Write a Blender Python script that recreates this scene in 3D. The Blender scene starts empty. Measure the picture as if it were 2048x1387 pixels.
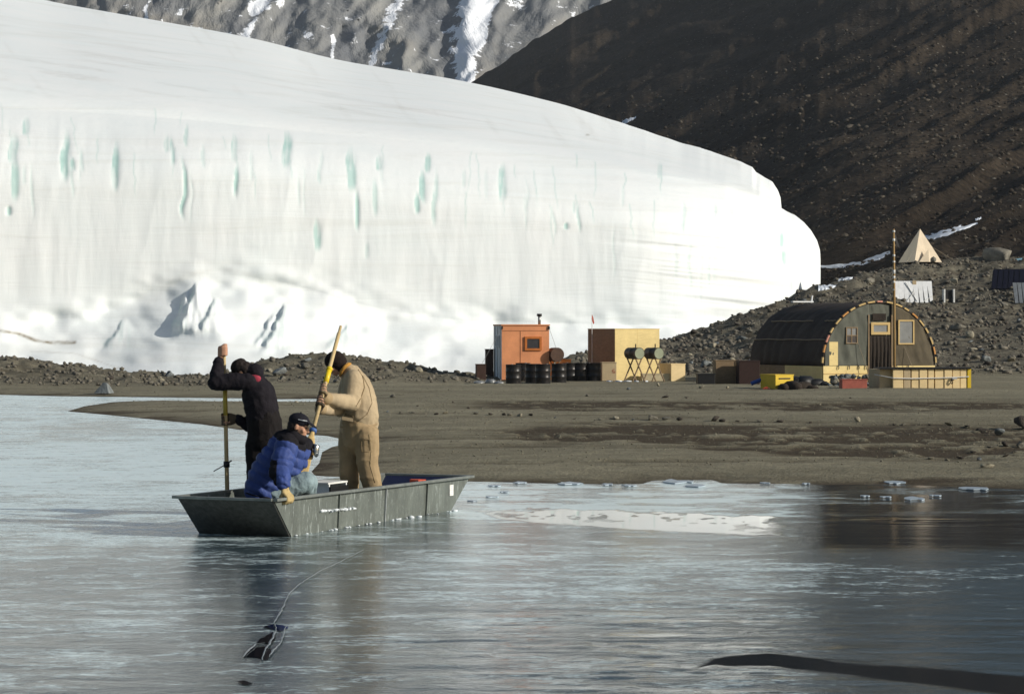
import bpy, bmesh, math, random
import numpy as np
from mathutils import Vector, Matrix
from mathutils.bvhtree import BVHTree
R = math.radians
S = bpy.context.scene
COL = S.collection
# ------------------------------------------------------------------ camera, sky, sun, exposure
F = 5000.0; CH = 2.0; HY = 664.0           # focal length in photo pixels, camera height, horizon row
cam = bpy.data.cameras.new('camera'); camo = bpy.data.objects.new('camera', cam); COL.objects.link(camo)
cam.sensor_width = 36; cam.lens = F/2048*36; cam.shift_y = -(693.5-HY)/2048
camo.location = (0, 0, CH); camo.rotation_euler = (R(90), 0, 0)
cam.clip_start = 0.5; cam.clip_end = 30000
S.camera = camo
SUN_EL = R(23.0); SUN_AZ = R(110.0)        # azimuth clockwise from +Y (view direction)
w = bpy.data.worlds.new('World'); S.world = w; w.use_nodes = True
nt = w.node_tree; bg = nt.nodes['Background']
sky = nt.nodes.new('ShaderNodeTexSky'); sky.sky_type = 'NISHITA'; sky.sun_disc = False
sky.sun_elevation = SUN_EL; sky.sun_rotation = SUN_AZ; sky.altitude = 100
sky.air_density = 1.0; sky.dust_density = 1.0; sky.ozone_density = 1.0
nt.links.new(sky.outputs[0], bg.inputs[0]); bg.inputs[1].default_value = 0.075
sl = bpy.data.lights.new('sun', 'SUN'); sl.energy = 4.6; sl.angle = R(0.5); sl.color = (1.0, 0.94, 0.84)
so = bpy.data.objects.new('sun', sl); COL.objects.link(so)
sd = Vector((math.sin(SUN_AZ)*math.cos(SUN_EL), math.cos(SUN_AZ)*math.cos(SUN_EL), math.sin(SUN_EL)))
so.rotation_euler = sd.to_track_quat('Z', 'Y').to_euler(); so.location = (60, -40, 60)
S.view_settings.view_transform = 'Standard'; S.view_settings.look = 'None'
S.view_settings.gamma = 1; S.view_settings.use_curve_mapping = False
S.view_settings.exposure = 0.1
# ------------------------------------------------------------------ helpers
rnd = random.Random(7); RS = np.random.RandomState(11)
def P(x, y, d):                             # point seen at photo pixel x,y at distance d
    return Vector(((x-1024)/F*d, d, CH-(y-HY)/F*d))
def G(x, y, z=0.0):                         # point at height z seen at pixel x,y
    d = F*(CH-z)/(y-HY); return Vector(((x-1024)/F*d, d, z))
def hash2(ix, iy, seed):
    h = (ix.astype(np.int64)*374761393 + iy.astype(np.int64)*668265263 + seed*974634777) & 0xffffffff
    h = ((h ^ (h >> 13))*1274126177) & 0xffffffff
    h = (h ^ (h >> 16)) & 0xffffffff
    return h/4294967295.0
def vn(x, y, seed=0):
    x = np.asarray(x, float); y = np.asarray(y, float)
    ix = np.floor(x); iy = np.floor(y); fx = x-ix; fy = y-iy
    fx = fx*fx*(3-2*fx); fy = fy*fy*(3-2*fy)
    a = hash2(ix, iy, seed); b = hash2(ix+1, iy, seed); c = hash2(ix, iy+1, seed); d = hash2(ix+1, iy+1, seed)
    return (a*(1-fx)+b*fx)*(1-fy)+(c*(1-fx)+d*fx)*fy
def fbm(x, y, oct=4, seed=0, gain=.5):
    s = 0; a = 1; t = 0
    for k in range(oct):
        s = s+a*vn(x*2**k, y*2**k, seed+k*17); t += a; a *= gain
    return s/t
def sst(a, b, x):
    t = np.clip((x-a)/(b-a), 0, 1); return t*t*(3-2*t)
def mesh_from(name, v, f, smooth=False):
    me = bpy.data.meshes.new(name)
    v = np.asarray(v, dtype=np.float32)
    if isinstance(f, np.ndarray):
        me.vertices.add(len(v)); me.vertices.foreach_set('co', v.ravel())
        k = f.shape[1]; n = len(f)
        me.loops.add(n*k); me.loops.foreach_set('vertex_index', f.ravel().astype(np.int32))
        me.polygons.add(n); me.polygons.foreach_set('loop_start', np.arange(0, n*k, k, dtype=np.int32))
        me.update(calc_edges=True)
    else:
        me.from_pydata([tuple(map(float, p)) for p in v], [], f); me.update()
    if smooth: me.polygons.foreach_set('use_smooth', [True]*len(me.polygons))
    return me
def add(name, me, m=None, parent=None):
    o = bpy.data.objects.new(name, me); COL.objects.link(o)
    if m is not None:
        if not isinstance(m, (list, tuple)): m = [m]
        if len(me.materials) == 0:
            for k in m: me.materials.append(k)
    if parent is not None: o.parent = parent
    return o
def tag(o, label=None, cat=None, group=None, kind=None):
    if label: o['label'] = label
    if cat: o['category'] = cat
    if group: o['group'] = group
    if kind: o['kind'] = kind
    return o
def thing(name, label, cat, loc, rz=0, group=None):
    o = bpy.data.objects.new(name, None); COL.objects.link(o)
    o.location = loc; o.rotation_euler = (0, 0, rz); o.empty_display_size = .2
    return tag(o, label, cat, group)
def copy_tree(o, parent=None):
    c = o.copy(); COL.objects.link(c)
    if parent: c.parent = parent
    for ch in list(o.children): copy_tree(ch, c)
    return c
def grid_faces(nr, nc):
    i = np.arange(nr-1)[:, None]*nc+np.arange(nc-1)[None, :]
    i = i.ravel(); return np.stack([i, i+1, i+nc+1, i+nc], 1)
def set_attr(me, name, arr):
    a = me.attributes.new(name, 'FLOAT', 'POINT'); a.data.foreach_set('value', np.asarray(arr, dtype=np.float32).ravel())
class MB:
    def __init__(s): s.v = []; s.f = []
    def raw(s, v, f):
        b = len(s.v); s.v += [Vector(p) for p in v]; s.f += [tuple(i+b for i in q) for q in f]; return s
    def box(s, c, d, rot=None):
        c = Vector(c); h = Vector(d)/2
        vs = [Vector((x*h.x, y*h.y, z*h.z)) for x in (-1, 1) for y in (-1, 1) for z in (-1, 1)]
        if rot is not None: vs = [rot @ p for p in vs]
        return s.raw([c+p for p in vs], [(0,1,3,2),(4,6,7,5),(0,4,5,1),(2,3,7,6),(0,2,6,4),(1,5,7,3)])
    def tube(s, pts, r, n=8, cap=True, taper=None):
        pts = [Vector(p) for p in pts]; rings = []
        for i, p in enumerate(pts):
            t = (pts[min(i+1, len(pts)-1)]-pts[max(i-1, 0)]).normalized()
            u = t.cross(Vector((0, 0, 1)));
            if u.length < .05: u = t.cross(Vector((0, 1, 0)))
            u.normalize(); q = t.cross(u)
            rr = r if not isinstance(r, (list, tuple)) else r[i]
            rings.append([p+(u*math.cos(a)+q*math.sin(a))*rr for a in [2*math.pi*k/n for k in range(n)]])
        f = []
        for i in range(len(rings)-1):
            for k in range(n): f.append((i*n+k, i*n+(k+1) % n, (i+1)*n+(k+1) % n, (i+1)*n+k))
        if cap: f.append(tuple(range(n))[::-1]); f.append(tuple((len(rings)-1)*n+k for k in range(n)))
        return s.raw([p for rg in rings for p in rg], f)
    def slab(s, q, t):                       # polygon q thickened by t along its normal
        q = [Vector(p) for p in q]; nrm = (q[1]-q[0]).cross(q[2]-q[0]).normalized()*t; n = len(q)
        f = [tuple(range(n))[::-1], tuple(range(n, 2*n))]+[(i, (i+1) % n, n+(i+1) % n, n+i) for i in range(n)]
        return s.raw(q+[p+nrm for p in q], f)
    def build(s, name, m, parent=None, smooth=False, bevel=0):
        me = mesh_from(name, s.v, s.f, smooth)
        if bevel:
            b = bmesh.new(); b.from_mesh(me)
            bmesh.ops.bevel(b, geom=list(b.edges), offset=bevel, segments=2, affect='EDGES', profile=.6)
            b.to_mesh(me); b.free()
        return add(name, me, m, parent)
# ---------------------------------------------------------------- materials
class NT:
    def __init__(s, name):
        s.m = bpy.data.materials.new(name); s.m.use_nodes = True; s.t = s.m.node_tree; s.n = s.t.nodes
        s.b = s.n['Principled BSDF']; s.out = s.n['Material Output']
    def new(s, ty, **k):
        o = s.n.new(ty)
        for a, b in k.items(): setattr(o, a, b)
        return o
    def l(s, a, b): s.t.links.new(a, b)
    def coord(s, kind='Object', scale=(1, 1, 1), rot=(0, 0, 0)):
        if kind == 'World': src = s.new('ShaderNodeNewGeometry').outputs['Position']
        else: src = s.new('ShaderNodeTexCoord').outputs[kind]
        mp = s.new('ShaderNodeMapping'); mp.inputs['Scale'].default_value = scale; mp.inputs['Rotation'].default_value = rot
        s.l(src, mp.inputs[0]); return mp.outputs[0]
    def noise(s, co, scale, detail=4, rough=.55, dist=0):
        n = s.new('ShaderNodeTexNoise'); s.l(co, n.inputs['Vector']); n.inputs['Scale'].default_value = scale
        n.inputs['Detail'].default_value = detail; n.inputs['Roughness'].default_value = rough; n.inputs['Distortion'].default_value = dist
        return n.outputs[0]
    def ramp(s, v, stops):
        r = s.new('ShaderNodeValToRGB'); s.l(v, r.inputs[0]); e = r.color_ramp.elements
        while len(e) < len(stops): e.new(.5)
        for i, (p, c) in enumerate(stops):
            e[i].position = p; e[i].color = (c, c, c, 1) if not isinstance(c, (tuple, list)) else (*c, 1)
        return r.outputs[0]
    def mix(s, f, a, b, mode='MIX'):
        n = s.new('ShaderNodeMix', data_type='RGBA', blend_type=mode)
        for i, v in ((0, f), (6, a), (7, b)):
            if isinstance(v, (int, float)): n.inputs[i].default_value = v if i == 0 else (v, v, v, 1)
            elif isinstance(v, (tuple, list)): n.inputs[i].default_value = (*v, 1)
            else: s.l(v, n.inputs[i])
        return n.outputs[2]
    def math(s, op, a, b=0, clamp=False):
        n = s.new('ShaderNodeMath', operation=op, use_clamp=clamp)
        for i, v in enumerate((a, b)):
            if isinstance(v, (int, float)): n.inputs[i].default_value = v
            else: s.l(v, n.inputs[i])
        return n.outputs[0]
    def bump(s, h, dist, strength=1.0, normal=None):
        b = s.new('ShaderNodeBump'); s.l(h, b.inputs['Height'])
        if isinstance(dist, (int, float)): b.inputs['Distance'].default_value = dist
        else: s.l(dist, b.inputs['Distance'])
        if isinstance(strength, (int, float)): b.inputs['Strength'].default_value = strength
        else: s.l(strength, b.inputs['Strength'])
        if normal is not None: s.l(normal, b.inputs['Normal'])
        return b.outputs[0]
    def attr(s, name): return s.new('ShaderNodeAttribute', attribute_name=name).outputs['Fac']
    def set(s, **k):
        for a, v in k.items():
            i = s.b.inputs[{'base': 'Base Color', 'rough': 'Roughness', 'metal': 'Metallic', 'normal': 'Normal', 'ior': 'IOR',
                            'spec': 'Specular IOR Level', 'sheen': 'Sheen Weight', 'alpha': 'Alpha', 'trans': 'Transmission Weight'}[a]]
            if isinstance(v, (int, float)): i.default_value = v
            elif isinstance(v, (tuple, list)): i.default_value = (*v, 1)
            else: s.l(v, i)
        return s.m
_mc = {}
def mat(name, c, rough=.7, metal=0, var=.25, scale=6, bump=.004, c2=None, stretch=(1, 1, 1), spec=.3, wear=None, fine=40):
    if name in _mc: return _mc[name]
    c = tuple(x*.9 for x in c); n = NT(name); co = n.coord('Object', stretch)
    a = n.noise(co, scale, 5, .6); b = n.noise(co, fine, 3, .6)
    c2 = c2 or tuple(x*(1-var) for x in c); ch = tuple(min(1, x*(1+var*.5)) for x in c)
    col = n.mix(n.ramp(a, [(.3, 0), (.7, 1)]), c2, ch)
    col = n.mix(.25, col, n.mix(b, tuple(x*.6 for x in c), tuple(min(1, x*1.3) for x in c)))
    if wear: col = n.mix(n.ramp(n.noise(co, scale*1.7, 6, .7, 1), [(.58, 0), (.68, .8)]), col, wear)
    n.set(base=col, rough=rough, metal=metal, spec=spec, normal=n.bump(n.math('ADD', a, n.math('MULTIPLY', b, .35)), bump))
    _mc[name] = n.m; return n.m
def wood(name, c, dark=.6, stretch=(1, 1, 12), rough=.7):
    if name in _mc: return _mc[name]
    n = NT(name); co = n.coord('Object', stretch)
    a = n.noise(co, 3, 6, .65, 1.5); k = n.noise(n.coord('Object'), 1.3, 3)
    col = n.mix(n.ramp(a, [(.3, 0), (.72, 1)]), tuple(x*dark for x in c), c)
    col = n.mix(n.ramp(k, [(.35, .35), (.65, 0)]), col, tuple(x*.5 for x in c))
    n.set(base=col, rough=rough, spec=.25, normal=n.bump(a, .003)); _mc[name] = n.m; return n.m
# ground materials
def gravel_mat():
    n = NT('gravel'); co = n.coord('World')
    big = n.noise(n.coord('World', (.25, 1, 1)), .35, 5, .6, .5); mid = n.noise(co, 2.2, 5, .6); fine = n.noise(co, 18, 4, .7); sp = n.noise(co, 45, 2, .6)
    col = n.mix(n.ramp(big, [(.35, 0), (.65, 1)]), (.205, .187, .128), (.32, .295, .205))
    col = n.mix(n.ramp(fine, [(.35, .6), (.62, 0)]), col, (.115, .105, .072))
    col = n.mix(n.ramp(sp, [(.64, 0), (.74, .8)]), col, (.42, .40, .30))
    col = n.mix(n.ramp(mid, [(.4, .35), (.6, 0)]), col, (.15, .13, .085))
    col = n.mix(n.attr('rubble'), col, n.mix(n.ramp(n.noise(co, 1.1, 8, .75), [(.36, 0), (.62, 1)]), (.045, .037, .026), (.190, .172, .125)))
    d = n.attr('damp')
    col = n.mix(d, col, n.mix(fine, (.030, .022, .014), (.10, .078, .048)))
    h = n.math('ADD', n.math('MULTIPLY', fine, .6), n.math('MULTIPLY', mid, 1.2))
    return n.set(base=col, rough=.9, spec=.15, normal=n.bump(h, .09))
def rubble_mat(name, lo, hi, big, speck):
    n = NT(name); co = n.coord('World')
    st = n.noise(n.coord('World', (1.0, .28, 1.0), (0, 0, R(-14))), .045, 6, .62, .6)
    vo = n.new('ShaderNodeTexVoronoi'); n.l(co, vo.inputs['Vector']); vo.inputs['Scale'].default_value = speck
    a = n.noise(co, big, 6, .7); c = n.mix(n.ramp(st, [(.32, 0), (.7, 1)]), lo, hi)
    c = n.mix(n.ramp(a, [(.35, .75), (.6, 0)]), c, tuple(x*.35 for x in lo))
    rare = n.ramp(n.new('ShaderNodeSeparateColor').outputs[0], [(0, 0), (1, 1)])
    sc = n.new('ShaderNodeSeparateColor'); n.l(vo.outputs['Color'], sc.inputs[0])
    m = n.math('MULTIPLY', n.ramp(sc.outputs[0], [(.88, 0), (.92, 1)]), n.ramp(vo.outputs['Distance'], [(.18, 1), (.3, 0)]))
    c = n.mix(m, c, (.20, .185, .15))
    h = n.math('ADD', a, n.math('MULTIPLY', n.ramp(vo.outputs['Distance'], [(0, 1), (.5, 0)]), .5))
    return n.set(base=c, rough=.95, spec=.08, normal=n.bump(h, .35))
def rock_mat(name, c):
    if name in _mc: return _mc[name]
    n = NT(name); co = n.coord('Object'); a = n.noise(co, 2.5, 6, .65); v = n.noise(co, 14, 4, .6)
    info = n.new('ShaderNodeObjectInfo').outputs['Random']
    col = n.mix(n.ramp(a, [(.3, 0), (.7, 1)]), tuple(x*.5 for x in c), tuple(x*1.25 for x in c))
    col = n.mix(n.ramp(v, [(.55, 0), (.75, .6)]), col, tuple(x*.3 for x in c))
    col = n.mix(n.math('MULTIPLY', info, .5), col, tuple(x*.5 for x in c))
    n.set(base=col, rough=.9, spec=.15, normal=n.bump(n.math('ADD', a, n.math('MULTIPLY', v, .3)), .06)); _mc[name] = n.m; return n.m
M_gravel = gravel_mat()
M_hill = rubble_mat('hill_scree', (.016, .0115, .0075), (.066, .051, .035), .8, 1.1)
M_rock = rock_mat('grey_rock', (.23, .215, .175)); M_rockd = rock_mat('dark_rock', (.10, .085, .07)); M_rockl = rock_mat('pale_rock', (.42, .38, .28))
M_rockb = rock_mat('blue_grey_rock', (.22, .24, .24))
# ---------------------------------------------------------------- lake outline (world, z=0)
LP = [(-900, 790), (-300, 787), (0, 789), (120, 792), (300, 794), (480, 796), (560, 798), (640, 797), (700, 799), (600, 804), (470, 803), (330, 801), (225, 803), (165, 812), (132, 822),
      (210, 829), (300, 838), (400, 848), (470, 858), (540, 866), (600, 868), (650, 871), (682, 878), (700, 884), (660, 893), (640, 903), (634, 925), (618, 942), (625, 951), (700, 954), (790, 958), (880, 961),
      (960, 963), (1100, 966), (1200, 968), (1290, 967), (1310, 960), (1420, 959), (1440, 966), (1560, 967), (1660, 969), (1800, 968), (1930, 974), (2048, 978), (2300, 985), (2700, 1020), (3300, 1060)]
LPW = [(G(x, y).x, G(x, y).y) for x, y in LP]
LPW = [(-400, LPW[0][1])]+LPW+[(60, 20), (60, -60), (-400, -60)]
LPA = np.array(LPW)
def lake_sd(X, Y):                           # signed distance, positive on land
    X = np.asarray(X, float); Y = np.asarray(Y, float); shp = X.shape; X = X.ravel(); Y = Y.ravel()
    best = np.full(X.shape, 1e9); ins = np.zeros(X.shape, bool); n = len(LPA)
    for i in range(n):
        ax, ay = LPA[i]; bx, by = LPA[(i+1) % n]; dx, dy = bx-ax, by-ay
        t = np.clip(((X-ax)*dx+(Y-ay)*dy)/(dx*dx+dy*dy), 0, 1)
        best = np.minimum(best, (X-ax-t*dx)**2+(Y-ay-t*dy)**2)
        c = ((ay > Y) != (by > Y)) & (X < (bx-ax)*(Y-ay)/(by-ay+1e-12)+ax); ins ^= c
    return (np.sqrt(best)*np.where(ins, -1, 1)).reshape(shp)
RX = [-900, 0, 148, 200, 246, 332, 422, 470, 520, 578, 645, 722, 800, 880, 950, 1040, 1110, 1140, 1184, 1260, 1340, 1400, 1450, 1500, 1570, 1640, 1700, 1790, 1880, 1960, 2048, 2400, 3000]
RY = [712, 718, 728, 736, 743, 754, 756, 745, 722, 714, 712, 720, 731, 743, 749, 748, 730, 712, 703, 690, 678, 662, 645, 622, 600, 578, 560, 531, 523, 521, 512, 530, 560]
RD = [(-900, 100), (900, 100), (1340, 140), (1640, 150), (1880, 170), (3000, 175)]
FD = [(-900, 86), (400, 86), (900, 90), (1340, 104), (3000, 104)]
def zg(X, D):
    X = np.asarray(X, float); D = np.asarray(D, float)
    px = 1024+F*X/D; px = np.clip(px, -900, 3000)
    yr = np.interp(px, RX, RY); dr = np.interp(px, [a for a, b in RD], [b for a, b in RD]); df = np.interp(px, [a for a, b in FD], [b for a, b in FD])
    zr = CH-(yr-HY)/F*dr
    s = lake_sd(X, D)
    zs = np.where(s > 0, .125*(1-np.exp(-np.maximum(s, 0)/2.2))-.004, -.004+np.maximum(s, -12)*.06)
    t = np.clip((D-df)/(dr-df), 0, 1); k = .35+.65*sst(700, 1400, px)
    rise = (zr-.1)*(t*k+(1-k)*t*t*(3-2*t))
    bk = np.clip((D-dr)/14, 0, 1); rise = rise-(bk*bk*(3-2*bk))*(1.2+.8*sst(1500, 1800, px))
    rough = sst(0, .5, t)
    n1 = (fbm(X*.5, D*.35, 4, 3)-.5); n2 = (fbm(X*1.7, D*1.2, 4, 9)-.5)
    z = zs+rise+rough*(n1*1.1*np.clip(zr/3, .25, .9)+n2*.34)
    flat = sst(1, 6, s)*(1-rough)
    z = z+flat*((fbm(X*.12, D*.5, 3, 5)-.5)*.10+(fbm(X*.9, D*2.2, 3, 6)-.5)*.045)
    # sharpen crest variation near ridge
    return z
# ground sheet
D1 = np.concatenate([np.linspace(24, 70, 210)[:-1], np.linspace(70, 110, 120)[:-1], np.linspace(110, 190, 190)])
C1 = np.concatenate([np.linspace(-900, -60, 50)[:-1], np.linspace(-60, 2110, 520)[:-1], np.linspace(2110, 3000, 50)])
DD, CC = np.meshgrid(D1, C1, indexing='ij'); XX = (CC-1024)/F*DD
ZZ = zg(XX, DD)
# damp furrows
SD = lake_sd(XX, DD); YP = HY+F*(CH-.1)/DD
dn = fbm(XX*.35, DD*.9, 5, 21); dn2 = fbm(XX*1.6, DD*2.6, 4, 31)
def band(c, wd): return np.exp(-((YP-c)/wd)**2)
damp = band(813, 8)*sst(820, 1250, CC)*1.3+band(866+6*(fbm(CC/200, CC*0, 2, 4)-.5), 14)*sst(950, 1250, CC)*2.2+band(888, 14)*sst(1300, 1600, CC)*1.5+band(905, 16)*sst(1500, 1900, CC)*.5
damp = damp*sst(.28, .62, dn*.6+dn2*.4)*1.3
damp = damp+np.exp(-np.maximum(SD, 0)/.55)*.75*sst(.2, .7, dn+.15)
damp = damp+sst(.6, .72, dn)*.35*(YP > 775)
damp = np.clip(damp*1.7*sst(.2, .45, dn2), 0, 1)
ZZ = ZZ-damp*.05*(SD > 1.5)
V = np.stack([XX, DD, ZZ], -1).reshape(-1, 3)
gm = mesh_from('ground', V, grid_faces(*DD.shape), True); set_attr(gm, 'damp', damp); set_attr(gm, 'rubble', sst(0, 4, DD-np.interp(CC, [a for a, b in FD], [b for a, b in FD]))*(.75+.25*sst(1000, 1400, CC)))
ground = tag(add('ground', gm, M_gravel), kind='structure')
bx = MB(); bx.raw([(-1100, -150, -4), (1100, -150, -4), (1100, 1900, -4), (-1100, 1900, -4)], [(0, 1, 2, 3)])
tag(bx.build('terrain', M_gravel), kind='structure')
# ---------------------------------------------------------------- hillside
HX = [(500, 420), (800, 250), (950, 158), (1000, 128), (1070, 76), (1150, 30), (1220, -2), (1640, -230), (2048, -440), (3200, -900)]
cs = np.concatenate([np.linspace(500, 2150, 420)[:-1], np.linspace(2150, 3200, 60)]); ss = np.linspace(0, 1.12, 330)
SS, CC = np.meshgrid(ss, cs, indexing='ij')
yt = np.interp(CC, [a for a, b in HX], [b for a, b in HX]); yt = yt+(fbm(CC/18, CC*0, 3, 77)-.5)*7
yf = 640-20*sst(1700, 2100, CC)
s1 = np.minimum(SS, 1)
f0 = 158+150*(1-sst(1150, 1850, CC)); DH = f0+(900-f0)*s1**1.6; YH = yf+(yt-yf)*s1**1.25
ZH = CH-(YH-HY)/F*DH
XH = (CC-1024)/F*DH
amp = sst(0, .12, SS)*(1-sst(.9, 1.0, SS)); sc = np.clip(DH/250, .6, 3)
nz = (fbm(XH*.07/1+DH*.018, DH*.012-XH*.01, 5, 41)-.5)*4.5*np.clip(DH/500, .2, 1)*amp
nz += (1-np.abs(2*fbm((YH+.55*CC)/75, CC/520+YH/400, 4, 49)-1)-.55)*9*np.clip(DH/600, .1, 1)*amp
nz += (fbm(XH*.26+DH*.15, DH*.17-XH*.19, 4, 47)-.5)*.8*amp*np.clip(DH/350, .35, 1.2)
bk = np.clip((SS-1)/.12, 0, 1); DH2 = DH+bk*350; ZH = ZH+nz-bk*260
hm = mesh_from('hillside', np.stack([XH, DH2, ZH], -1).reshape(-1, 3), grid_faces(*SS.shape), True)
hill = tag(add('hillside', hm, M_hill), kind='structure')
# ---------------------------------------------------------------- far mountains
def mountain_mat():
    n = NT('mountain_rock'); co = n.coord('World')
    a = n.noise(n.coord('World', (1, .3, .6), (0, R(25), 0)), .02, 7, .68, .8); b = n.noise(co, .006, 5, .6)
    c = n.mix(n.ramp(a, [(.34, 0), (.66, 1)]), (.145, .155, .17), (.275, .275, .26))
    c = n.mix(n.ramp(b, [(.45, 0), (.62, .7)]), c, (.27, .225, .16))
    sp = n.noise(co, .09, 5, .75); s = n.attr('snow')
    m = n.ramp(n.math('ADD', s, n.math('MULTIPLY', n.math('SUBTRACT', sp, .5), 2.2)), [(.42, 0), (.5, 1)])
    c = n.mix(m, c, (.85, .88, .92))
    return n.set(base=c, rough=.95, spec=.05, normal=n.bump(n.math('ADD', a, n.math('MULTIPLY', sp, .3)), 5))
cs = np.linspace(-900, 1900, 520); ss = np.linspace(0, 1, 260)
SS, CC = np.meshgrid(ss, cs, indexing='ij')
DM = 1000+700*SS; YM = 420-1220*SS
XM = (CC-1024)/F*DM; ZM = CH-(YM-HY)/F*DM
q = CC+.25*(YM)
rid = 1-np.abs(2*fbm(q/130+YM/500, YM/150, 5, 61)-1); rid2 = 1-np.abs(2*fbm(q/60, YM/60, 4, 67)-1)
off = (rid-.6)*42+(rid2-.6)*4+(fbm(q/14, YM/30, 4, 73)-.5)*5
def seg(x0, y0, x1, y1, w0, w1):
    t = np.clip((YM-y0)/(y1-y0), -.0, 1); xc = x0+(x1-x0)*t+6*(vn(YM/22, YM*0, 5)-.5)*2; wd = w0+(w1-w0)*t
    inside = (YM > min(y0, y1)-3) & (YM < max(y0, y1)+3)
    return np.exp(-((CC-xc)/wd)**2)*inside
snow = seg(975, -300, 930, 175, 48, 16)*1.0+seg(1015, -200, 965, 90, 20, 7)*.55+seg(560, -150, 492, 90, 26, 12)*.45+seg(850, -150, 742, 140, 22, 9)*.5+seg(668, 70, 669, 125, 5, 5)*.6+seg(292, 5, 292, 40, 4, 4)*.7
snow += seg(790, -120, 700, -20, 18, 12)*.35+seg(400, -200, 360, 30, 10, 6)*.3+sst(.5, .7, fbm(CC/60, YM/80, 4, 71))*.16+.16*sst(.5, .8, rid2)
snow += (YM < -250)*.12
off = off-seg(975, -300, 930, 175, 60, 25)*(-18)
DM2 = DM-off
XM = (CC-1024)/F*DM2; ZM = CH-(YM-HY)/F*DM2
mm = mesh_from('mountains', np.stack([XM, DM2, ZM], -1).reshape(-1, 3), grid_faces(*SS.shape), True); set_attr(mm, 'snow', snow)
tag(add('mountains', mm, mountain_mat()), kind='structure')
# ---------------------------------------------------------------- glacier
def glacier_mat():
    n = NT('glacier_ice'); co = n.coord('World')
    b = n.attr('blue'); dr = n.attr('dirt')
    lay = n.noise(n.coord('World', (.05, .05, 1.0), (0, R(-4), 0)), .9, 5, .6, 1.2); a = n.noise(co, .25, 5, .6); f = n.noise(n.coord('World', (1, 1, .12)), 1.6, 5, .65)
    c = n.mix(n.ramp(a, [(.35, 0), (.7, 1)]), (.775, .82, .82), (.815, .84, .835))
    c = n.mix(n.ramp(lay, [(.52, 0), (.66, .22)]), c, (.60, .61, .56))
    c = n.mix(n.ramp(f, [(.58, 0), (.72, .18)]), c, (.68, .77, .755))
    c = n.mix(b, c, n.mix(f, (.33, .51, .475), (.52, .69, .66)))
    c = n.mix(n.math('MULTIPLY', dr, n.ramp(n.noise(co, 1.3, 5, .7), [(.35, .2), (.6, 1)]), True), c, (.24, .20, .14))
    h = n.math('ADD', n.math('MULTIPLY', lay, 1.0), n.math('MULTIPLY', f, .5))
    return n.set(base=c, rough=.6, spec=.2, normal=n.bump(h, .04))
CR = [(-700, -150), (0, -22), (83, 0), (293, 37), (400, 56), (508, 76), (580, 94), (654, 117), (760, 134), (928, 161), (1010, 180), (1124, 207), (1247, 247), (1382, 291), (1440, 309), (1490, 328), (1505, 334), (1512, 344), (1518, 348), (1545, 364), (1556, 381),
      (1562, 398), (1562.5, 416), (1575, 423), (1589, 429), (1608, 444), (1622, 460), (1634, 480), (1640, 500), (1641, 520)]
BR = [(-700, 170), (0, 215), (300, 232), (600, 262), (900, 290), (1100, 318), (1300, 345), (1450, 372), (1520, 392), (1562, 430), (1600, 462), (1634, 505), (1641, 540)]
AP = [(-700, 640), (0, 640), (150, 640), (260, 600), (350, 560), (450, 545), (600, 570), (720, 610), (900, 640), (1300, 650), (1641, 640)]
BS = [(-700, 800), (900, 800), (1340, 740), (1641, 700)]
cs = np.concatenate([np.linspace(-700, -20, 120)[:-1], np.linspace(-20, 1500, 620)[:-1], 1641-141*(1-np.linspace(0, 1, 90))**1.5])
ta = np.linspace(0, 1, 60)[:-1]; tb = np.linspace(0, 1, 210)[:-1]; tc = np.linspace(0, 1, 110)[:-1]; td = np.linspace(0, 1, 16)
I = lambda T, x: np.interp(x, [a for a, b in T], [b for a, b in T])
IS = lambda T, h: np.mean([I(T, cs+o) for o in np.linspace(-h, h, 15)], 0)
mx = sst(1300, 1400, cs); ycr = I(CR, cs)*mx+IS(CR, 70)*(1-mx)+(fbm(cs/40, cs*0, 3, 91)-.5)*4*sst(900, 1500, cs); ybr = np.maximum(IS(BR, 80)*(1-mx)+I(BR, cs)*mx, ycr+12); yap = IS(AP, 60); ybs = I(BS, cs)
s = np.clip((cs-1240)/401, 0, 1); k = np.sqrt(np.maximum(1-s*s, .0004))
D0 = 150+9*np.clip(cs/1641, -.3, 1)+15*(1-k)
bench = 3.5*np.exp(-((cs-480)/260)**2)
rowsY = []; rowsD = []; stage = []
for t in ta: rowsY.append(ybs+(yap-ybs)*t); rowsD.append(D0-(9+bench)*(1-t)**1.4*np.clip(k*2, 0, 1)); stage.append(0)
for t in tb: rowsY.append(yap+(ybr-yap)*t); rowsD.append(D0+2.5*k*t**2+5*k*(max(t-.6, 0)/.4)**2.2); stage.append(1)
e0 = 7.5*k
for t in tc: rowsY.append(ybr+(ycr-ybr)*(1-(1-t)**1.25)); rowsD.append(D0+e0+k*(14*t+85*t**2.2)); stage.append(2)
YG = np.array(rowsY); DG = np.array(rowsD); ST = np.array(stage)[:, None]*np.ones_like(YG); CG = np.ones_like(YG)*cs
onface = sst(-40, 40, YG-ybr-10)  # below brow
lower = 1-sst(-60, 20, YG-yap)
nf = (YG-ybr)/(yap-ybr)
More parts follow.
